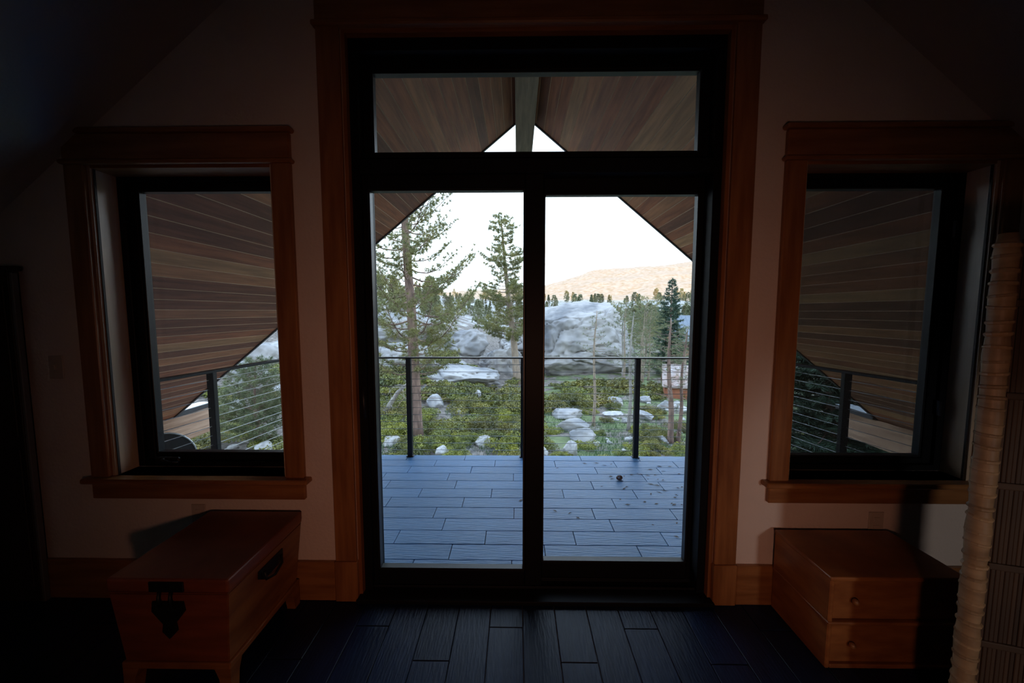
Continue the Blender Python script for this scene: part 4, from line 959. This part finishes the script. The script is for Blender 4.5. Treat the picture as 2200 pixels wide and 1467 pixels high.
scatter(85, (-0.40, 0.05), (15.5, 24.0), (0.5, 1.4), [(-0.29, 'olive-green shrub in the brush around the leaning dead trunk'), (-0.20, 'olive-green shrub in the brush behind the tall pine trunk'), (-0.11, 'olive-green shrub in the brush around the dark-faced boulder'), (9, 'olive-green shrub in the brush left of the meeting stile')], 'mid-distance brush in the left pane')
scatter(26, (-0.45, 0.06), (24.0, 38.0), (0.6, 1.2), 'small shrub between the granite slabs of the left pane', 'shrubs between the granite slabs')
scatter(22, (0.08, 0.48), (10.6, 18.0), (0.30, 0.6), 'low green shrub among stones and grass of the right pane', 'shrubs in the stony meadow')
scatter(34, (0.10, 0.50), (18.0, 27.0), (0.5, 1.1), [(0.20, 'green shrub on the slope straight below the granite dome'), (0.33, 'green shrub on the slope between the thin pines'), (9, 'green shrub on the slope around the small red shed')], 'shrubs below the granite dome')
scatter(60, (-1.0, -0.55), (11.0, 30.0), (0.45, 1.0), [(-0.80, 'green shrub low in the left window beside the railing post'), (9, 'green shrub behind the young pine in the left window')], 'shrubs in the left window view')
scatter(12, (0.72, 1.1), (9.0, 20.0), (0.45, 0.9), 'green shrub seen through the right window', 'shrubs in the right window view')

# grass blades over the near meadow
def grass():
    n = 26000; P3 = []
    g = np.random.default_rng(3)
    for _ in range(n):
        y = 9.6+12*g.random()**1.4; u = g.uniform(-0.38, 0.5) if g.random() < 0.72 else g.uniform(0.7, 1.15); x = u*y
        dens = noise.noise(Vector((x*0.5, y*0.5, 7.7)))
        if dens < (-0.05 if u > 0.05 else 0.05): continue
        z = ground_z(x, y); a_ = g.random()*6.28; h = g.uniform(0.08, 0.22); w_ = 0.012
        P3.append(((x-math.cos(a_)*w_, y-math.sin(a_)*w_, z-0.01), (x+math.cos(a_)*w_, y+math.sin(a_)*w_, z-0.01), (x+g.normal()*0.06, y+g.normal()*0.06, z+h)))
    return tri_mesh('grass', np.array(P3))
tag(mobj('grass', grass(), 'grass'), 'short green mountain grass growing between the rocks', 'grass', kind='stuff')

# ------------------------------------------------------------------ shed and house on the right
def gable_house(name, label, x, y, rz, L, W, hw_, hr, mw, mr, over=0.25, boards=True, sunk=0.0):
    t = tag(empty(name, (x, y, ground_z(x, y)-sunk), rz), label, 'house' if L > 4 else 'shed')
    mobj('walls', prism_xz('walls', [(-W/2, -0.3), (W/2, -0.3), (W/2, hw_), (0, hr-0.02), (-W/2, hw_)], -L/2, L/2), mw, t)
    sl_ = (hr-hw_)/(W/2)
    for s_ in (-1, 1):
        xe = W/2+over; ze = hr-sl_*xe
        rp_ = mobj('roof_plane', prism_xz('roof_plane', [(0, hr), (s_*xe, ze), (s_*xe, ze+0.06), (0, hr+0.06)], -L/2-over, L/2+over), mr, t)
        nseam = int((L+2*over)/0.45)
        for k in range(nseam+1):
            yy = -L/2-over+k*(L+2*over)/nseam
            mobj('roof_seam', prism_xz('roof_seam', [(0, hr+0.06), (s_*xe, ze+0.06), (s_*xe, ze+0.085), (0, hr+0.085)], yy-0.015, yy+0.015), mr, rp_)
    if boards:
        nb_ = int(W/0.22)
        for k in range(nb_+1):
            xx = -W/2+k*W/nb_; top = hr-0.04-sl_*abs(xx)
            mobj('batten', box_mesh('batten', xx-0.02, xx+0.02, -L/2-0.02, -L/2, -0.3, top), mw, t)
        nb_ = int(L/0.22)
        for k in range(nb_+1):
            yy = -L/2+k*L/nb_
            for s_ in (-1, 1): mobj('batten', box_mesh('batten', s_*W/2-(0.0 if s_ > 0 else 0.02), s_*W/2+(0.02 if s_ > 0 else 0.0), yy-0.02, yy+0.02, -0.3, hw_-0.02), mw, t)
    return t
sh = gable_house('small_shed', 'small reddish board shed with steep rusty metal roof on the right', 9.55, 22.2, math.radians(72), 1.5, 1.25, 0.95, 1.95, 'shed_red', 'shed_roof', 0.14)
mobj('shed_door', box_mesh('shed_door', -0.28, 0.28, -0.80, -0.76, -0.05, 1.05), 'dark_wood', sh)
ho = gable_house('log_house', 'brown log house with slate-blue metal roof behind the firs', 21.9, 44.5, math.radians(84), 7.0, 5.5, 2.2, 4.6, 'log_wall', 'slate_roof', 0.5, False)
for yy in (-2.0, 0.2, 2.2): 
    wn_ = mobj('window', box_mesh('window', -2.80, -2.74, yy-0.4, yy+0.4, 0.8, 1.8), 'dark_wood', ho)

# pine litter on the deck tiles
def litter():
    g = np.random.default_rng(8); P3 = []
    for _ in range(110):
        x = g.normal(1.35, 0.38); y = g.uniform(2.2, 3.75); a_ = g.normal(0.1, 0.5); l_ = g.uniform(0.010, 0.034); w_ = g.uniform(0.004, 0.010)
        if g.random() < 0.3: x = g.uniform(0.0, 2.2)
        c, s_ = math.cos(a_), math.sin(a_); z = DZK+0.0022
        q = [(x+c*l_*i-s_*w_*j, y+s_*l_*i+c*w_*j, z+0.002*(i == 0)) for i, j in ((-1, -0.3), (0, -1), (1, 0.2), (0, 1))]
        P3 += [(q[0], q[1], q[2]), (q[0], q[2], q[3])]
    return tri_mesh('pine_litter', np.array(P3))
tag(mobj('pine_litter', litter(), 'dark_wood'), 'dark flecks of pine litter on the right side of the deck', 'litter', kind='stuff')
